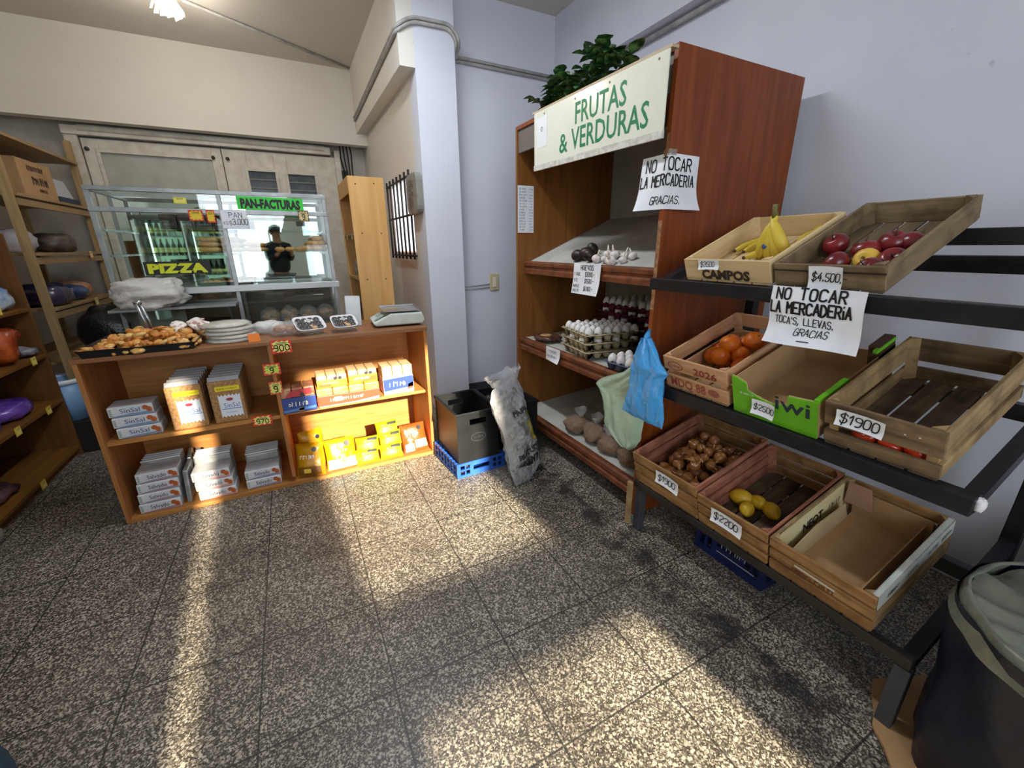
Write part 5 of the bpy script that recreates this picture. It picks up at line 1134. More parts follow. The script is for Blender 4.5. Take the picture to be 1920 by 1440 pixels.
# kiwi carton
KT = TIERS[1][1]; kw_ = thing('kiwi_carton', 'torn lime-green and brown cardboard kiwi carton, empty, on the middle tier', 'carton', (FX, .892, TIERS[1][0]), (KT, 0, rad(-90)))
MKIW = Matrix.Translation(Vector(kw_.location)) @ Euler((KT, 0, rad(-90))).to_matrix().to_4x4(); KW, KD, KH = .282, .42, .135
LIME = mat('lime_print', '#6fbf1e', .45, col2='#62ad18', scale=6)
obj('floor_panel', MB().box(0, KW, 0, KD, 0, .004), CARD, kw_); obj('side_wall', MB().box(0, .004, .004, KD, .004, KH), CARD, kw_); obj('side_wall', MB().box(KW-.004, KW, .004, KD, .004, KH), CARD, kw_); obj('back_wall', MB().box(.004, KW-.004, KD-.004, KD, .004, KH*.72), CARD, kw_)
torn = [(0, 0), (KW, 0), (KW, KH*.99), (KW*.69, KH*.93), (KW*.685, KH*.66), (KW*.60, KH*.62), (KW*.50, KH*.56), (KW*.40, KH*.60), (KW*.30, KH*.66), (KW*.20, KH*.74), (KW*.185, KH*.95), (KW*.08, KH*1.05), (0, KH*1.08)]
k = MB(); pts = torn; c0 = (.5*KW, .2*KH)
k.prism(pts, -.003, .0015); obj('front_wall', k, LIME, kw_)
obj('inner_edge', MB().prism([(p[0], p[1]+.003) for p in torn[2:]][::-1]+[(p[0], p[1]-.006) for p in torn[2:]], .0016, .0035), C('#c9b48c', .8), kw_)
obj('green_flap', MB().box(KW-.012, KW+.004, .0, .15, KH-.004, KH+.008), LIME, kw_, bevel=.002); obj('green_flap', MB().box(KW-.010, KW+.004, .30, .41, KH+.02, KH+.032), LIME, kw_, bevel=.002)
obj('corner_flap', MB().box(KW-.03, KW, KD-.10, KD-.004, KH*.72, KH+.035), C('#4f3a24', .8), kw_)
front(kw_, 'lettering', '#1f2f3a', lambda k, s_: typ(k, plane((0, -.0036, 0), (1, 0, 0), (0, 0, 1)), 'iwi', KW*.545, KH*.50, .050, .108, up=.0006, bold=.01)); front(kw_, 'small_print', '#dfeccf', lambda k, s_: squig(k, plane((0, -.0036, 0), (1, 0, 0), (0, 0, 1)), .03, .085, .007, .05, .25, .0006))
# --- fruit
def put(o, Mx, x, y, z, rot=(0, 0, 0)):
    o.matrix_world = Mx @ Matrix.Translation((x, y, z)) @ Euler(rot).to_matrix().to_4x4(); return o
APM = mat('apple_skin', '#5a0e16', .28, col2='#8a1f26', scale=9, stretch=(1, 1, .25), spec=.6, col3='#b4503e'); ap0 = None
def apple_d(p, k):
    r = math.hypot(k.x, k.y); return Vector((p.x*(1-.10*(k.z < 0)*abs(k.z)), p.y*(1-.10*(k.z < 0)*abs(k.z)), p.z*(.92-.35*math.exp(-(r*3.2)**2))))
for i, (x, y, z, r_, nm) in enumerate(((.055, .225, .042, 20, 'leftmost, alone'), (.160, .175, .042, -15, 'behind the yellow one, centre'), (.208, .215, .050, 10, 'largest, standing up in the middle'), (.250, .225, .042, 40, 'at the right side, farther back'), (.250, .120, .038, -30, 'in the right front corner'), (.125, .095, .036, 60, 'low at the front, half hidden'), (.225, .060, .036, 30, 'front right, half hidden'))):
    if ap0 is None:
        ap0 = thing('apple', '', 'apple'); obj('skin', MB().ball((0, 0, 0), .037, 20, 14, apple_d), APM, ap0, smooth=True); obj('stem', MB().tube([(0, 0, .020), (.002, 0, .033), (.006, 0, .044)], .002, 6), C('#4a3420', .6), ap0, smooth=True); o = ap0
    else: o = dup(ap0)
    put(o, MAPP, x, y, z, (rad(r_), rad(-r_*.6), i)); o['label'] = 'red apple in the top-tier crate, '+nm; o['group'] = 'red apples in the top crate'
ya = thing('nectarine', 'yellow and red nectarine at the front of the apple crate', 'nectarine'); obj('skin', MB().ball((0, 0, 0), .034, 18, 12, apple_d), mat('nectarine_skin', '#dcb446', .35, col2='#c9502c', scale=14, lo=.55, hi=.75), ya, smooth=True); obj('stem_end', MB().tube([(0, 0, .018), (0, 0, .026)], .004, 6), C('#5a4020', .6), ya); put(ya, MAPP, .190, .118, .040, (rad(50), 0, 0))
BANM = mat('banana_skin', '#cdb02e', .45, col2='#e0c84e', scale=8, stretch=(1, 1, .3)); BTIP = C('#4a3a1a', .7)
def banana_pts(L=.17, bend=.9): return [(L/bend*math.sin(bend*(i/8-.0))*1.0, 0, L/bend*(1-math.cos(bend*i/8))) for i in range(9)]
def banana_mesh(r=.017, L=.17, bend=.9): return MB().tube(banana_pts(L, bend), [.006, .010, .015, r, r*1.02, r*1.02, r*.95, .011, .005], 8)
bu = thing('banana_bunch', 'bunch of yellow bananas standing stem up in the pale top-tier crate', 'bananas')
for i, (a, sp_) in enumerate(((-30, -.028), (-12, -.010), (6, .010), (22, .026))):
    P = banana_pts(.175, .75); Rm = Matrix.Rotation(rad(a), 4, 'Y'); mm = MB()
    mm.M = Matrix.Translation((0, -.012*(i % 2), .155)) @ Matrix.Rotation(rad(-a*.8), 4, 'Y') @ Matrix.Rotation(rad(62), 4, 'X') @ Matrix.Rotation(rad(-90), 4, 'Z') @ Matrix.Rotation(0, 4, 'X')
    mm.M = Matrix.Translation((sp_*.35, .02, .150)) @ Matrix.Rotation(rad(a), 4, 'Y') @ Matrix.Rotation(rad(90), 4, 'Z') @ Matrix.Rotation(rad(-238), 4, 'Y')
    mm.tube(P, [.007, .011, .019, .022, .023, .022, .020, .014, .005], 8); b = obj('banana', mm, BANM, bu, smooth=True)
    tp = MB(); tp.M = mm.M; tp.ball(P[-1], .0055, 8, 5); obj('tip', tp, BTIP, b, smooth=True)
    if i in (0, 2):
        stv = MB(); stv.M = mm.M; q = P[5 if i else 7]; stv.ball((q[0], .004 if i else -.006, q[2]-(.0225 if i else .0145)), (.012, .010, .002), 10, 5); obj('sticker', stv, C('#2c4f96', .4), b, smooth=True)
obj('stem', MB().tube([(0, .02, .145), (0, .022, .168), (.002, .025, .190)], [.013, .008, .009], 8), C('#6f6a34', .6), bu, smooth=True)
put(bu, MBAN, .215, .20, .006); bu.scale = (.95,)*3
bl = None
for i, (x, y, z, rz, ry, nm) in enumerate(((.050, .215, .024, 75, 8, 'lying at the left front corner'), (.095, .205, .024, 85, 6, 'lying second at the left front'), (.135, .15, .025, 60, 10, 'lying against the standing bunch'), (.270, .25, .026, 115, -10, 'lying right of the bunch'), (.295, .18, .024, 95, 0, 'lying at the right side'), (.300, .30, .026, 130, -6, 'lying behind at the right'))):
    if bl is None: bl = thing('banana', '', 'banana'); obj('fruit', banana_mesh(.016, .15, .8), BANM, bl, smooth=True); obj('tip', MB().ball(banana_pts(.15, .8)[-1], .0058, 8, 5).ball((0, 0, 0), .007, 8, 5), BTIP, bl, smooth=True); o = bl
    else: o = dup(bl)
    put(o, MBAN, x, y, z, (rad(90), 0, rad(rz))); o['label'] = 'yellow banana in the pale top-tier crate, '+nm; o['group'] = 'loose bananas in the pale crate'
ORM = mat('mandarin_skin', '#d8640e', .4, col2='#e87a1c', scale=60, bump=.15); om = None
for i, (x, y, z, nm) in enumerate(((.148, .105, .118, 'the bright front one on top of the heap'), (.205, .180, .108, 'the darker one behind on top'), (.115, .165, .085, 'on the left below the top one'), (.190, .110, .070, 'right below the top one'), (.135, .060, .078, 'low at the front'), (.085, .085, .055, 'low at the left front'), (.22, .07, .045, 'low at the right front'), (.12, .23, .05, 'low at the back'), (.06, .15, .040, 'at the bottom left'), (.17, .15, .040, 'at the bottom under the heap'), (.12, .10, .038, 'at the bottom front under the heap'))):
    if om is None: om = thing('mandarin', '', 'mandarin'); obj('skin', MB().ball((0, 0, 0), (.040, .040, .035), 18, 12), ORM, om, smooth=True); obj('stem_end', MB().ball((0, 0, .034), (.005, .005, .003), 8, 5), C('#5a6a2a', .6), om, smooth=True); o = om
    else: o = dup(om)
    put(o, MMDQ, x-.02, y+.135, z, (rad(30*i), rad(20*i), i)); o['label'] = 'orange mandarin in the 2026 crate, '+nm; o['group'] = 'mandarins in the 2026 crate'
TMM = mat('tomato_skin', '#b8260f', .22, col2='#cf4418', scale=6, spec=.6)
for i, (x, nm) in enumerate(((.085, 'left'), (.15, 'middle'), (.205, 'right'))):
    t = thing('tomato', 'red tomato behind the front slot of the tall old crate, %s one' % nm, 'tomato', group='tomatoes in the old crate'); obj('skin', MB().ball((0, 0, 0), (.035, .035, .030), 18, 12, apple_d), TMM, t, smooth=True); obj('calyx', MB().ball((0, 0, .018), (.010, .010, .004), 8, 5), C('#3f5a24', .6), t); put(t, MTOM, x, .048, .0385, (rad(40), 0, i))
LEMM = mat('lemon_skin', '#d0a316', .4, col2='#e0bb2e', scale=40, bump=.15)
for i, (x, y, z, s_, nm) in enumerate(((.050, .200, .038, 1.15, 'largest, at the left'), (.112, .222, .035, .95, 'in the middle'), (.172, .215, .036, 1.05, 'at the right end'), (.105, .160, .034, .95, 'half hidden behind the price paper'))):
    t = thing('lemon', 'yellow lemon in the bottom-tier crate, '+nm, 'lemon', group='lemons in the bottom crate'); obj('skin', MB().ball((0, 0, 0), (.038*s_, .030*s_, .030*s_), 18, 12, lambda p, k: Vector((p.x*(1+.22*abs(k.x)**8), p.y, p.z))), LEMM, t, smooth=True); obj('tip', MB().ball((.045*s_, 0, 0), (.004, .004, .004), 8, 5), C('#8a7a20', .6), t, smooth=True); put(t, MLEM, x, y, z, (0, 0, rad(20-25*i)))
ONM = [mat('onion_skin', '#8a5528', .3, col2='#b57b42', scale=10, stretch=(1, 1, .15), spec=.6, lo=.3, hi=.7), mat('onion_skin_dark', '#6a3d1e', .35, col2='#9a6234', scale=10, stretch=(1, 1, .15), spec=.6)]
ons = []; rr = random.Random(21); n = 0
for lay, (zz, nx, ny) in enumerate(((.036, 6, 6), (.078, 5, 5), (.112, 4, 4))):
    for i in range(nx):
        for j in range(ny):
            if lay == 2 and rr.random() < .35: continue
            x = .04+lay*.022+(.285-lay*.044)*(i+.25+.5*rr.random())/nx; y = .045+lay*.025+(.37-lay*.05)*(j+.25+.5*rr.random())/ny
            if lay == 2: y = .14+.27*(j+rr.random()*.5)/ny
            if len(ons) < 3:
                o = thing('onion', '', 'onion'); s_ = len(ons)
                obj('bulb', MB().ball((0, 0, 0), (.026, .026, .024), 14, 10, lambda p, k: Vector((p.x, p.y, p.z*(1+.35*max(0, k.z)**6)))), ONM[s_ % 2], o, smooth=True); obj('root', MB().ball((0, 0, -.024), (.006, .006, .003), 7, 4), C('#b59a74', .8), o, smooth=True); obj('neck', MB().tube([(0, 0, .026), (.001, 0, .036), (.006, .002, .046)], [.007, .004, .002], 6), C('#c99a62', .7), o, smooth=True); ons.append(o)
            else: o = dup(ons[n % 3])
            o.location = (0, 0, 0); put(o, MONI, x, y, zz+rr.uniform(-.006, .006), (rr.uniform(-2, 2), rr.uniform(-1.5, 1.5), rr.uniform(0, 6))); sc_ = rr.uniform(.85, 1.15); o.scale = (sc_,)*3
            o['label'] = 'brown onion in the heap in the bottom-tier crate'; o['group'] = 'onions in the bottom crate'; n += 1
op = tag(obj('onion_peel', MB().grid(lambda u, v: (.07*(u-.5), .06*(v-.5), .02*nz((u*5, v*5, 3))+.012*math.cos((u-.5)*5)), 14, 14), ONM[0], smooth=True), 'loose papery onion peel at the front of the onion crate', 'onion peel'); put(op, MONI, .20, .17, .142)
# --- price papers
pricepaper('white 3500 price paper on the banana crate front', MBAN, .075, .052, .085, .032, '$3500', .018, rad(-2))
pricepaper('white 4.500 price paper on the apple crate front', MAPP, .108, .012, .088, .064, '$4.500.-', .025, rad(1), kw=dict(cw=.42, slant=.15))
pricepaper('white 2500 price paper on the kiwi carton front', MKIW, .078, .030, .078, .055, '$2500', .022, rad(3), y=-.008)
pricepaper('white 1900 price paper on the tall old tomato crate', MTOM, .035, .092, .115, .048, '$1900', .030, rad(2), kw=dict(gap=.2))
pricepaper('white 1900 price paper on the onion crate front', MONI, .155, .098, .125, .062, '$1900', .032, rad(4), y=-.006)
pricepaper('white 2200 price paper on the lemon crate front', MLEM, .075, .075, .13, .062, '$2200', .032, rad(2), y=-.006)
def big(u, v): w = .25; return Vector((1.352-.022*max(0, 1-v/.09)**2*(1.3-u/w)-.006*math.sin(u*26)+.004*math.sin(v*40), .815-u+.035*(1-v/.178)*0-.012*(1-v/.178), 1.105+v-.018*(u/w)*0))
paper('notice', 'large white NO TOCAR LA MERCADERIA notice hanging from the top rail of the stand', 'notice', Surf(big), .255, .172,
      [('NO TOCAR', .020, .136, .032, dict(cw=.55, sw=.17, jit=.04, gap=.28)), ('LA MERCADERiA', .005, .094, .032, dict(cw=.42, sw=.18, jit=.04, gap=.19)), ('TOCA\'S, LLEVAS.', .024, .063, .021, dict(cw=.42, sw=.12, jit=.05, gap=.2, drop=-.02)), ('GRACIAS', .085, .030, .021, dict(cw=.5, sw=.11, slant=.2, jit=.05, gap=.2)), ('-', .10, .004, .02, dict(cw=1.5, sw=.14))], nu=24, nv=18)
tag(obj('wooden_stake', MB().box(-.008, .008, -.014, .014, 0, .25), SD1, loc=(1.372, 1.358, .03), rot=(rad(3), rad(-4), 0), bevel=.002), 'short wooden stake leaning at the left front leg of the fruit stand', 'stake')
# ---------------------------------------------------------------- things on the floor by the far wall
BLKP = mat('black_crate_plastic', '#101214', .5, col2='#191b1d', scale=9, bump=.05, spec=.25)
def bin_crate(label, x0, x1, y0, y1, z, h, rz=0):
    c = thing('storage_crate', label, 'crate', ((x0+x1)/2, (y0+y1)/2, z), (0, 0, rz)); a, b, T = (x1-x0)/2, (y1-y0)/2, .012
    def wall(w, horizontal, pos):
        k = MB(); hz0, hz1, hw = h-.085, h-.045, .055
        segs = [(-w, w, .0, hz0), (-w, -hw, hz0, hz1), (hw, w, hz0, hz1), (-w, w, hz1, h)]
        for u0, u1, z0, z1 in segs:
            if horizontal: k.box(u0, u1, pos, pos+T, z0, z1)
            else: k.box(pos, pos+T, u0, u1, z0, z1)
        return k
    obj('front_wall', wall(a, True, -b), BLKP, c); obj('back_wall', wall(a, True, b-T), BLKP, c)
    obj('side_wall', MB().box(-a, -a+T, -b+T, b-T, 0, h), BLKP, c); obj('side_wall', MB().box(a-T, a, -b+T, b-T, 0, h), BLKP, c)
    obj('bottom', MB().box(-a+T, a-T, -b+T, b-T, 0, .01), BLKP, c)
    obj('rim', MB().box(-a-.008, a+.008, -b-.008, -b+.004, h-.012, h+.004).box(-a-.008, a+.008, b-.004, b+.008, h-.012, h+.004).box(-a-.008, -a+.004, -b, b, h-.012, h+.004).box(a-.004, a+.008, -b, b, h-.012, h+.004), BLKP, c, bevel=.002)
    return c, a, b
c, a, b = bin_crate('black plastic storage crate standing on the low blue crate beside the counter', .762, 1.045, 2.225, 2.625, .102, .33, rad(1))
k = MB(); s_ = plane((-.06, -b-.0008, .13), (1, 0, 0), (0, 0, 1))
for i in range(14): A, B = 2*PI*i/14, 2*PI*(i+1)/14; ribbon(k, s_, [(.06+.05*math.cos(A), .03+.028*math.sin(A)), (.06+.05*math.cos(B), .03+.028*math.sin(B))], .004, .0006)
squig(k, s_, .03, .022, .016, .06, .2, .0006); obj('embossed_mark', k, C('#34383a', .35), c, fix=False)
obj('liner', MB().grid(lambda u, v: (-.11+.22*u, -.16+.32*v, .035+.03*nz((u*4, v*4, 2))), 14, 14), C('#3b4344', .35), c, smooth=True)
c2, a2, b2 = bin_crate('second black plastic crate behind the net sack, against the far wall', 1.085, 1.375, 2.29, 2.70, 0, .40, rad(1))
tag(obj('carton', MB().box(-.10, .10, -.14, .14, 0, .25), C('#77736c', .7), loc=(1.235, 2.52, .0105), bevel=.004), 'grey box inside the second black crate', 'carton')
# low blue crate with square openings
BLUP = mat('blue_crate_plastic', '#2a5fc0', .42, col2='#2250a8', scale=9)
def lowcrate(label, loc, sx, sy, h, rz, m):
    t = thing('plastic_crate', label, 'crate', loc, (0, 0, rz)); a, b, T = sx/2, sy/2, .012
    def grid_wall(w, pos, horiz, long_):
        k = MB(); add = lambda u0, u1, z0, z1: k.box(u0, u1, pos, pos+T, z0, z1) if horiz else k.box(pos, pos+T, u0, u1, z0, z1)
        add(-w, w, 0, h*.17); add(-w, w, h*.83, h)
        if long_:
            add(-w, -w*.86, h*.17, h*.83); add(w*.86, w, h*.17, h*.83)
            for s in (-1, 1):
                x0, x1 = sorted((s*w*.48, s*w*.34)); add(x0, x1, h*.17, h*.83); x0, x1 = sorted((s*w*.69, s*w*.64)); add(x0, x1, h*.17, h*.83); x0, x1 = sorted((s*w*.86, s*w*.48)); add(x0, x1, h*.46, h*.54)
            add(-w*.34, w*.34, h*.17, h*.36); add(-w*.34, w*.34, h*.68, h*.83)
        else:
            n = 7
            for i in range(n+1): u = -w+2*w*i/n; add(max(-w, u-.008), min(w, u+.008), h*.17, h*.83)
            for i in range(0, n, 2): u = -w+2*w*i/n; add(u, u+2*w/n, h*.46, h*.54)
        return k
    obj('front_wall', grid_wall(a, -b, True, True), m, t); obj('back_wall', grid_wall(a, b-T, True, True), m, t)
    obj('side_wall', grid_wall(b-T, -a, False, False), m, t); obj('side_wall', grid_wall(b-T, a-T, False, False), m, t)
    k = MB()
    for i in range(6): x = -a+T+(2*a-2*T)*i/5; k.box(x-.008 if i else x, x+.008 if i < 5 else x, -b+T, b-T, 0, .008)
    for i in range(6): y = -b+T+(2*b-2*T)*i/5; k.box(-a+T, a-T, y-.008 if i else y, y+.008 if i < 5 else y, .0, .007)
    obj('bottom', k, m, t); k = MB()
    for i in range(9): k.box(-a-.004, -a+T, -b+.02+i*(2*b-.05)/8, -b+.032+i*(2*b-.05)/8, h-.004, h+.003)
    obj('rim_teeth', k, m, t); return t
lowcrate('low bright blue plastic crate with square openings under the black crate beside the counter', (.912, 2.425, 0), .345, .40, .10, rad(3), BLUP)
DBL = mat('dark_blue_crate', '#16265e', .45, col2='#101c48', scale=9)
bc = lowcrate('dark blue plastic crate pushed under the fruit stand', (1.78, .93, 0), .34, .42, .20, rad(-90), DBL)
k = MB(); s_ = plane((-.05, -.2106, .03), (1, 0, 0), (0, 0, 1)); squig(k, s_, .02, .05, .03, .14, .2, .001); squig(k, s_, .02, .10, .03, .14, .2, .001); ribbon(k, s_, [(.0, .02), (.18, .02)], .006, .001); obj('print', k, C('#9aa0b4', .5), bc, fix=False)
# clear plastic sack leaning by the crates
SACK = mat('crinkled_sack', '#c8cacf', .10, alpha=.46, bump=1.0, scale=55, spec=1.0)
pk = thing('plastic_sack', 'crinkled clear plastic sack with black print leaning against the black crates', 'sack', (1.17, 2.03, 0), (rad(-14), rad(-5), rad(30)))
def sack(u, v, s_):
    w = .15*(1+.08*math.sin(v*9)); w *= (1 if v < .9 else 1-.25*(v-.9)/.1)
    e = max(0, 1-abs(2*u-1)**2.5)*max(0, (1-abs(2*v-1)**3)); z = v*.64; sd = 5
    cr = .020*nz((u*4, v*8, s_))+.020*abs(nz((u*7+v*3, v*15-u*2, s_+4)))+.012*abs(nz((u*16-v*5, v*28, s_+2)))
    x = (2*u-1)*w+.012*nz((v*9, u*2, 8)); return (x, s_*.07*e**.7+cr*(.4+e)-.0, max(.0, z-.02*math.cos((2*u-1)*3)*(v < .2)))
k = MB(); k.grid(lambda u, v: sack(u, v, -1), 56, 110); k.grid(lambda u, v: sack(u, v, 1), 44, 80, flip=True); obj('film', k, SACK, pk, smooth=True)
obj('neck', MB().grid(lambda u, v: ((.075+.075*v)*math.cos(2*PI*u)+.02+.035*v*nz((math.cos(2*PI*u)*3, math.sin(2*PI*u)*3, v*3)), .04*math.sin(2*PI*u)*(1+v), .60+.10*v+.045*v*nz((math.cos(2*PI*u)*4, math.sin(2*PI*u)*4, 3))), 40, 10, cu=True), SACK, pk, smooth=True)
inn = obj('inner_bag', blob((.24, .11, .56), 77, .14, 7, .7), mat('sack_inside', '#5b5955', .4, col2='#a9a69f', scale=16, bump=.6, col3='#dcdad4', stretch=(1, 1, .5)), pk, smooth=True, loc=(.0, .0, .06))
k = MB(); sks = Surf(lambda u, v: Vector(sack(u, v, -1)))
def sacktext(text, u, v, h, wd, m_):
    b = len(m_.v); vs0 = plane((0, 0, 0), (1, 0, 0), (0, 1, 0)); tmp = MB(); typ(tmp, vs0, text, 0, 0, 1, 1, bold=.04)
    for p in tmp.v: m_._p(Vector(sack(u+p[0]*wd, v+p[1]*h, -1))+Vector((0, -.009, 0)))
    for f in tmp.f: m_.f.append([b+i for i in f])
for tx, v in (('PRODUCTO', .27), ('ARGENTINO', .195)): sacktext(tx, .14, v, .05, .72, k)
sacktext('PAPA', .28, .69, .05, .44, k); obj('lettering', k, C('#1a1b1c', .5), pk, fix=False)
k = MB(); k.grid(lambda u, v: Vector(sack(.70+.16*u, .36+.30*v, -1))+Vector((0, -.005, 0)), 8, 16); obj('yellow_print', k, mat('yellow_print', '#b9a42a', .5, alpha=.7), pk, smooth=True, fix=False)
# ---- right foreground: lined bin on cardboard, grey sack
tb = thing('rubbish_bin', 'bin lined with a dark blue sack at the lower right corner', 'bin', (1.535, -.055, .012))
def binbody(u, v):
    a = 2*PI*u; r = .285+.02*v+.012*nz((math.cos(a)*3, math.sin(a)*3, v*4))+.008*math.sin(a*9+v*3)*(1-.5*v); return (r*math.cos(a), r*math.sin(a), .52*v)
obj('sack_liner', MB().grid(binbody, 64, 20, cu=True), mat('navy_sack', '#0e1428', .35, col2='#0a0f1e', scale=14, bump=.4), tb, smooth=True)
def rim(u, v):
    a = 2*PI*u; r = .312-.03*v+.010*nz((math.cos(a)*4, math.sin(a)*4, v)); return (r*math.cos(a), r*math.sin(a), .47+.065*math.sin(PI*min(1, v*1.4)*.5)-.02*max(0, v-.8))
GRB = mat('grey_green_sack', '#5e6154', .35, col2='#7a7c6c', scale=16, bump=.5, alpha=.95)
obj('rim_fold', MB().grid(rim, 64, 8, cu=True), GRB, tb, smooth=True)
def top(u, v):
    a = 2*PI*u; r = .285*(1-v); return (r*math.cos(a), r*math.sin(a), .515-.03*v+.022*nz((r*math.cos(a)*9, r*math.sin(a)*9, 1))*(1-v)+.012*math.sin(a*14)*(r/.285))
obj('top_sack', MB().grid(top, 64, 14, cu=True), GRB, tb, smooth=True)
cs = thing('cardboard_sheet', 'torn cardboard sheet on the floor under the lined bin', 'cardboard', (1.535, -.055, 0))
k = MB(); pts = []
for i in range(40): a_ = 2*PI*i/40; r = .375+.018*math.sin(a_*5)+.01*math.sin(a_*13); pts.append((r*math.cos(a_), r*math.sin(a_)))
b_ = len(k.v); k._p((0, 0, .010)); [k._p((x, y, .010)) for x, y in pts]; [k._p((x, y, .001)) for x, y in pts]
for i in range(40): j = (i+1) % 40; k.f.append([b_, b_+1+i, b_+1+j]); k.f.append([b_+1+i, b_+41+i, b_+41+j, b_+1+j])
obj('sheet', k, CARD, cs)
tag(obj('grey_sack', blob((.34, .30, .62), 33, .12, 5, .7), mat('grey_cloth', '#77727c', .8, col2='#5a5660', scale=8, bump=.3), smooth=True, loc=(2.15, -.02, 0)), 'grey cloth sack behind the lined bin at the right edge', 'sack')
# ---------------------------------------------------------------- behind the camera: seen in the mirror of the pastry case
JK = mat('dark_jacket', '#14171d', .75, col2='#1f232b', scale=14); SKIN = mat('skin', '#b07f62', .55, sss=.1); JEAN = mat('dark_trousers', '#20242f', .8)
ph = thing('person', 'person in a dark jacket and cap holding up a phone, mirrored in the pastry case', 'person', (.05, -.03, 0), (0, 0, -YAW))
def skin(name, verts, edges, radii, m, parent, sub=2):
    me = bpy.data.meshes.new(name); me.from_pydata(verts, edges, []); me.update(); o = bpy.data.objects.new(name, me); COL.objects.link(o); o.parent = parent; me.materials.append(m)
    sk = o.modifiers.new('skin', 'SKIN'); lay = me.skin_vertices[0].data if me.skin_vertices else None
    if lay is None:
        bm = bmesh.new(); bm.from_mesh(me); bm.verts.layers.skin.verify(); bm.to_mesh(me); bm.free(); lay = me.skin_vertices[0].data
    for d, r in zip(lay, radii): d.radius = r if isinstance(r, tuple) else (r, r)
    lay[0].use_root = True; sk.use_smooth_shade = True; s = o.modifiers.new('sub', 'SUBSURF'); s.levels = 1; s.render_levels = sub; return o
B = -.36   # body stands this far behind the lens
V = [(0, B, .95), (0, B, 1.15), (0, B+.01, 1.34), (0, B, 1.45), (0, B+.01, 1.53), (0, B+.02, 1.63), (0, B+.02, 1.72),
     (.17, B, 1.43), (.185, B+.02, 1.20), (.13, B+.22, 1.30), (.085, B+.275, 1.37), (-.17, B, 1.43), (-.185, B+.02, 1.20), (-.13, B+.22, 1.30), (-.085, B+.275, 1.37),
     (.10, B, .88), (.11, B+.02, .48), (.11, B-.01, .09), (.12, B+.10, .045), (-.10, B, .88), (-.11, B+.02, .48), (-.11, B-.01, .09), (-.12, B+.10, .045)]
E_ = [(0, 1), (1, 2), (2, 3), (3, 4), (4, 5), (5, 6), (3, 7), (7, 8), (8, 9), (9, 10), (3, 11), (11, 12), (12, 13), (13, 14), (0, 15), (15, 16), (16, 17), (17, 18), (0, 19), (19, 20), (20, 21), (21, 22)]
RAD = [(.16, .11), (.16, .11), (.19, .12), (.12, .09), .055, (.075, .09), (.07, .085), .075, .052, .042, .030, .075, .052, .042, .030, .085, .06, .04, .038, .085, .06, .04, .038]
obj_body = skin('body', V, E_, [tuple(q*.72 for q in r) if isinstance(r, tuple) and i < 4 else r*.8 if not isinstance(r, tuple) and i > 6 else r for i, r in enumerate(RAD)], SKIN, ph)
def cloth(name, ids, rad_, m):
    mp = {a: i for i, a in enumerate(ids)}; return skin(name, [V[i] for i in ids], [(mp[a], mp[b]) for a, b in E_ if a in mp and b in mp], rad_, m, ph)
cloth('jacket', [0, 1, 2, 3, 4, 7, 8, 9, 11, 12, 13], [(.19, .14), (.19, .14), (.205, .14), (.14, .11), .072, .088, .064, .054, .088, .064, .054], JK)
cloth('trousers', [0, 15, 16, 17, 19, 20, 21], [(.17, .12), .098, .075, .055, .098, .075, .055], JEAN)
for s_ in (-1, 1): obj('shoe', MB().ball((s_*.12, B+.05, .045), (.05, .14, .05), 14, 8), C('#17181a', .6), ph, smooth=True)
HX, HY, HZ = 0, B+.035, 1.66
obj('nose', MB().ball((HX, HY+.085, HZ), (.014, .022, .022), 10, 6), SKIN, ph, smooth=True)
for s_ in (-1, 1):
    obj('ear', MB().ball((s_*.083, HY-.01, HZ), (.012, .02, .03), 10, 6), SKIN, ph, smooth=True); obj('eye', MB().ball((s_*.03, HY+.078, HZ+.02), (.011, .008, .007), 10, 6), C('#20160f', .3), ph, smooth=True)
obj('mouth', MB().ball((0, HY+.082, HZ-.045), (.022, .006, .006), 10, 6), C('#8a4f45', .5), ph, smooth=True); obj('hair', MB().ball((0, HY-.03, HZ+.03), (.088, .085, .085), 16, 10), C('#1c1512', .7), ph, smooth=True)
cp = obj('cap', MB().ball((0, HY-.01, HZ+.075), (.096, .108, .070), 18, 10), mat('cap_grey', '#3c434e', .8), ph, smooth=True); obj('brim', MB().ball((0, HY+.11, HZ+.058), (.075, .075, .008), 18, 6), mat('cap_grey', '#3c434e', .8), cp, smooth=True)
for s_ in (-1, 1):
    hv = [(s_*.085, B+.275, 1.37), (s_*.088, B+.285, 1.405)]; obj_h = skin('palm', hv+[(s_*.090, B+.292, 1.43)], [(0, 1), (1, 2)], [(.022, .014), (.036, .014), (.034, .012)], SKIN, ph)
    for f in range(4):
        z = 1.40+.016*f; skin('finger', [(s_*.092, B+.29, z), (s_*.096, B+.312, z+.004), (s_*(.086), B+.320, z+.006)], [(0, 1), (1, 2)], [.008, .0075, .006], SKIN, ph, 1)
    skin('thumb', [(s_*.080, B+.272, 1.385), (s_*.070, B+.272, 1.405), (s_*.058, B+.280, 1.415)], [(0, 1), (1, 2)], [.010, .009, .0075], SKIN, ph, 1)
pho = thing('phone', 'dark phone held sideways in the mirrored person\'s hands', 'phone', (.05, -.03, 0), (0, 0, -YAW))
obj('case', MB().box(-.08, .08, B+.287, B+.297, 1.365, 1.443), C('#101214', .3), pho, bevel=.003); obj('lens', MB().tube([(.055, B+.297, 1.425), (.055, B+.300, 1.425)], .008, 10), C('#2a2d33', .2), pho)
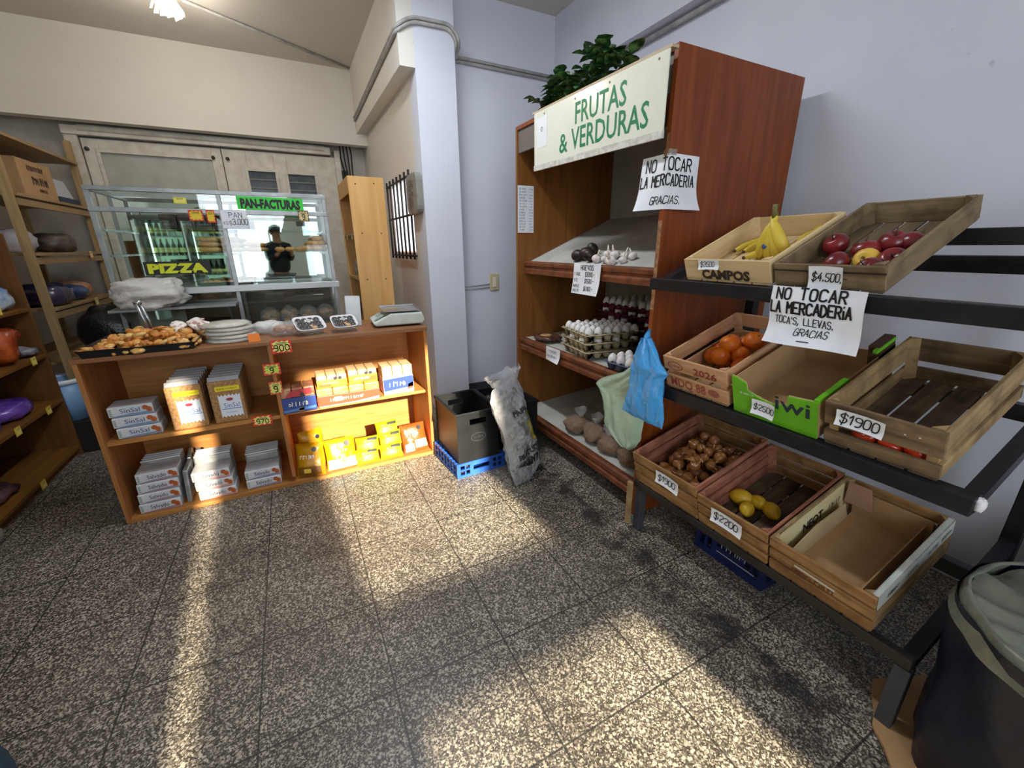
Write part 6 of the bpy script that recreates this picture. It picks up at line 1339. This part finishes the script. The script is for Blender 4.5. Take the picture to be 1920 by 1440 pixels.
# drinks fridges
FRW = mat('fridge_white', '#d5dadb', .4); FRL = mat('fridge_light', '#ffffff', .4, emit='#dff2e6', estr=3)
SPOT = [('green-brown beer bottle', '#2f4a26'), ('dark bottle', '#1d1a1c')]
bt = {}
def bottle(x, y, z, key, label, group):
    if key not in bt:
        t = thing('bottle', '', 'bottle'); obj('glass', MB().lathe([(0, 0), (.034, 0), (.036, .01), (.036, .16), (.014, .22), (.013, .27), (0, .27)], n=14), mat('bottle_'+key, {'dark': '#1d2a1a', 'white': '#c9d4d4'}[key], .15), t, smooth=True)
        obj('label_sticker', MB().lathe([(.0368, .05), (.0368, .13)], n=14), C({'dark': '#e2d98a', 'white': '#e8e2b0'}[key], .5), t, smooth=True); obj('cap', MB().tube([(0, 0, .268), (0, 0, .282)], .015, 10), C('#d8c24a', .4), t); bt[key] = t; o = t
    else: o = dup(bt[key])
    o.location = (x, y, z); o['label'] = label; o['group'] = group
for fi, (x0, x1, nm) in enumerate(((-2.08, -1.50, 'left'), (-1.46, -.92, 'right'))):
    fr = thing('drinks_fridge', 'glass-door drinks fridge by the street wall, %s one, mirrored in the pastry case' % nm, 'fridge', ((x0+x1)/2, -1.25, 0)); a = (x1-x0)/2
    k = MB().box(-a, -a+.03, -.3, .3, 0, 2.0).box(a-.03, a, -.3, .3, 0, 2.0).box(-a, a, -.3, -.27, 0, 2.0).box(-a, a, -.3, .3, 0, .25).box(-a, a, -.3, .3, 1.88, 2.0)
    obj('cabinet', k, FRW, fr, bevel=.004); obj('glowing_back', MB().box(-a+.03, a-.03, -.27, -.265, .26, 1.88), mat('fridge_glowing_back', '#9fbfae', .5, emit='#a9cbb8', estr=.75), fr); obj('light_strip', MB().box(-a+.04, -a+.055, .2, .26, .3, 1.85).box(a-.055, a-.04, .2, .26, .3, 1.85), FRL, fr)  # back panel emits, standing in for the fridge light falling on it
    for z in (.60, .95, 1.30, 1.62): obj('wire_shelf', MB().box(-a+.03, a-.03, -.26, .24, z-.01, z), C('#b9c0c0', .4), fr)
    dr = obj('door', MB().box(-a, -a+.05, .302, .34, .26, 1.88).box(a-.05, a, .302, .34, .26, 1.88).box(-a+.05, a-.05, .302, .34, .26, .31).box(-a+.05, a-.05, .302, .34, 1.83, 1.88), C('#3a3f42' if fi == 0 else '#23282b', .4), fr); obj('pane', MB().box(-a+.05, a-.05, .315, .320, .31, 1.83), GL, dr); obj('handle', MB().tube([(a-.06, .35, .9), (a-.06, .35, 1.3)], .012), STEEL, dr)
    for si, z in enumerate((.95, 1.30, 1.62)):
        for i in range(6): bottle((x0+x1)/2-a+.075+(2*a-.15)*i/5, -1.12, z, 'dark' if (fi+si+i//3) % 3 else 'white', 'bottle in the %s drinks fridge, %s shelf, %s from the wall side' % (nm, ['middle', 'upper', 'top'][si], ORD[i]), 'bottles in the %s fridge' % nm)
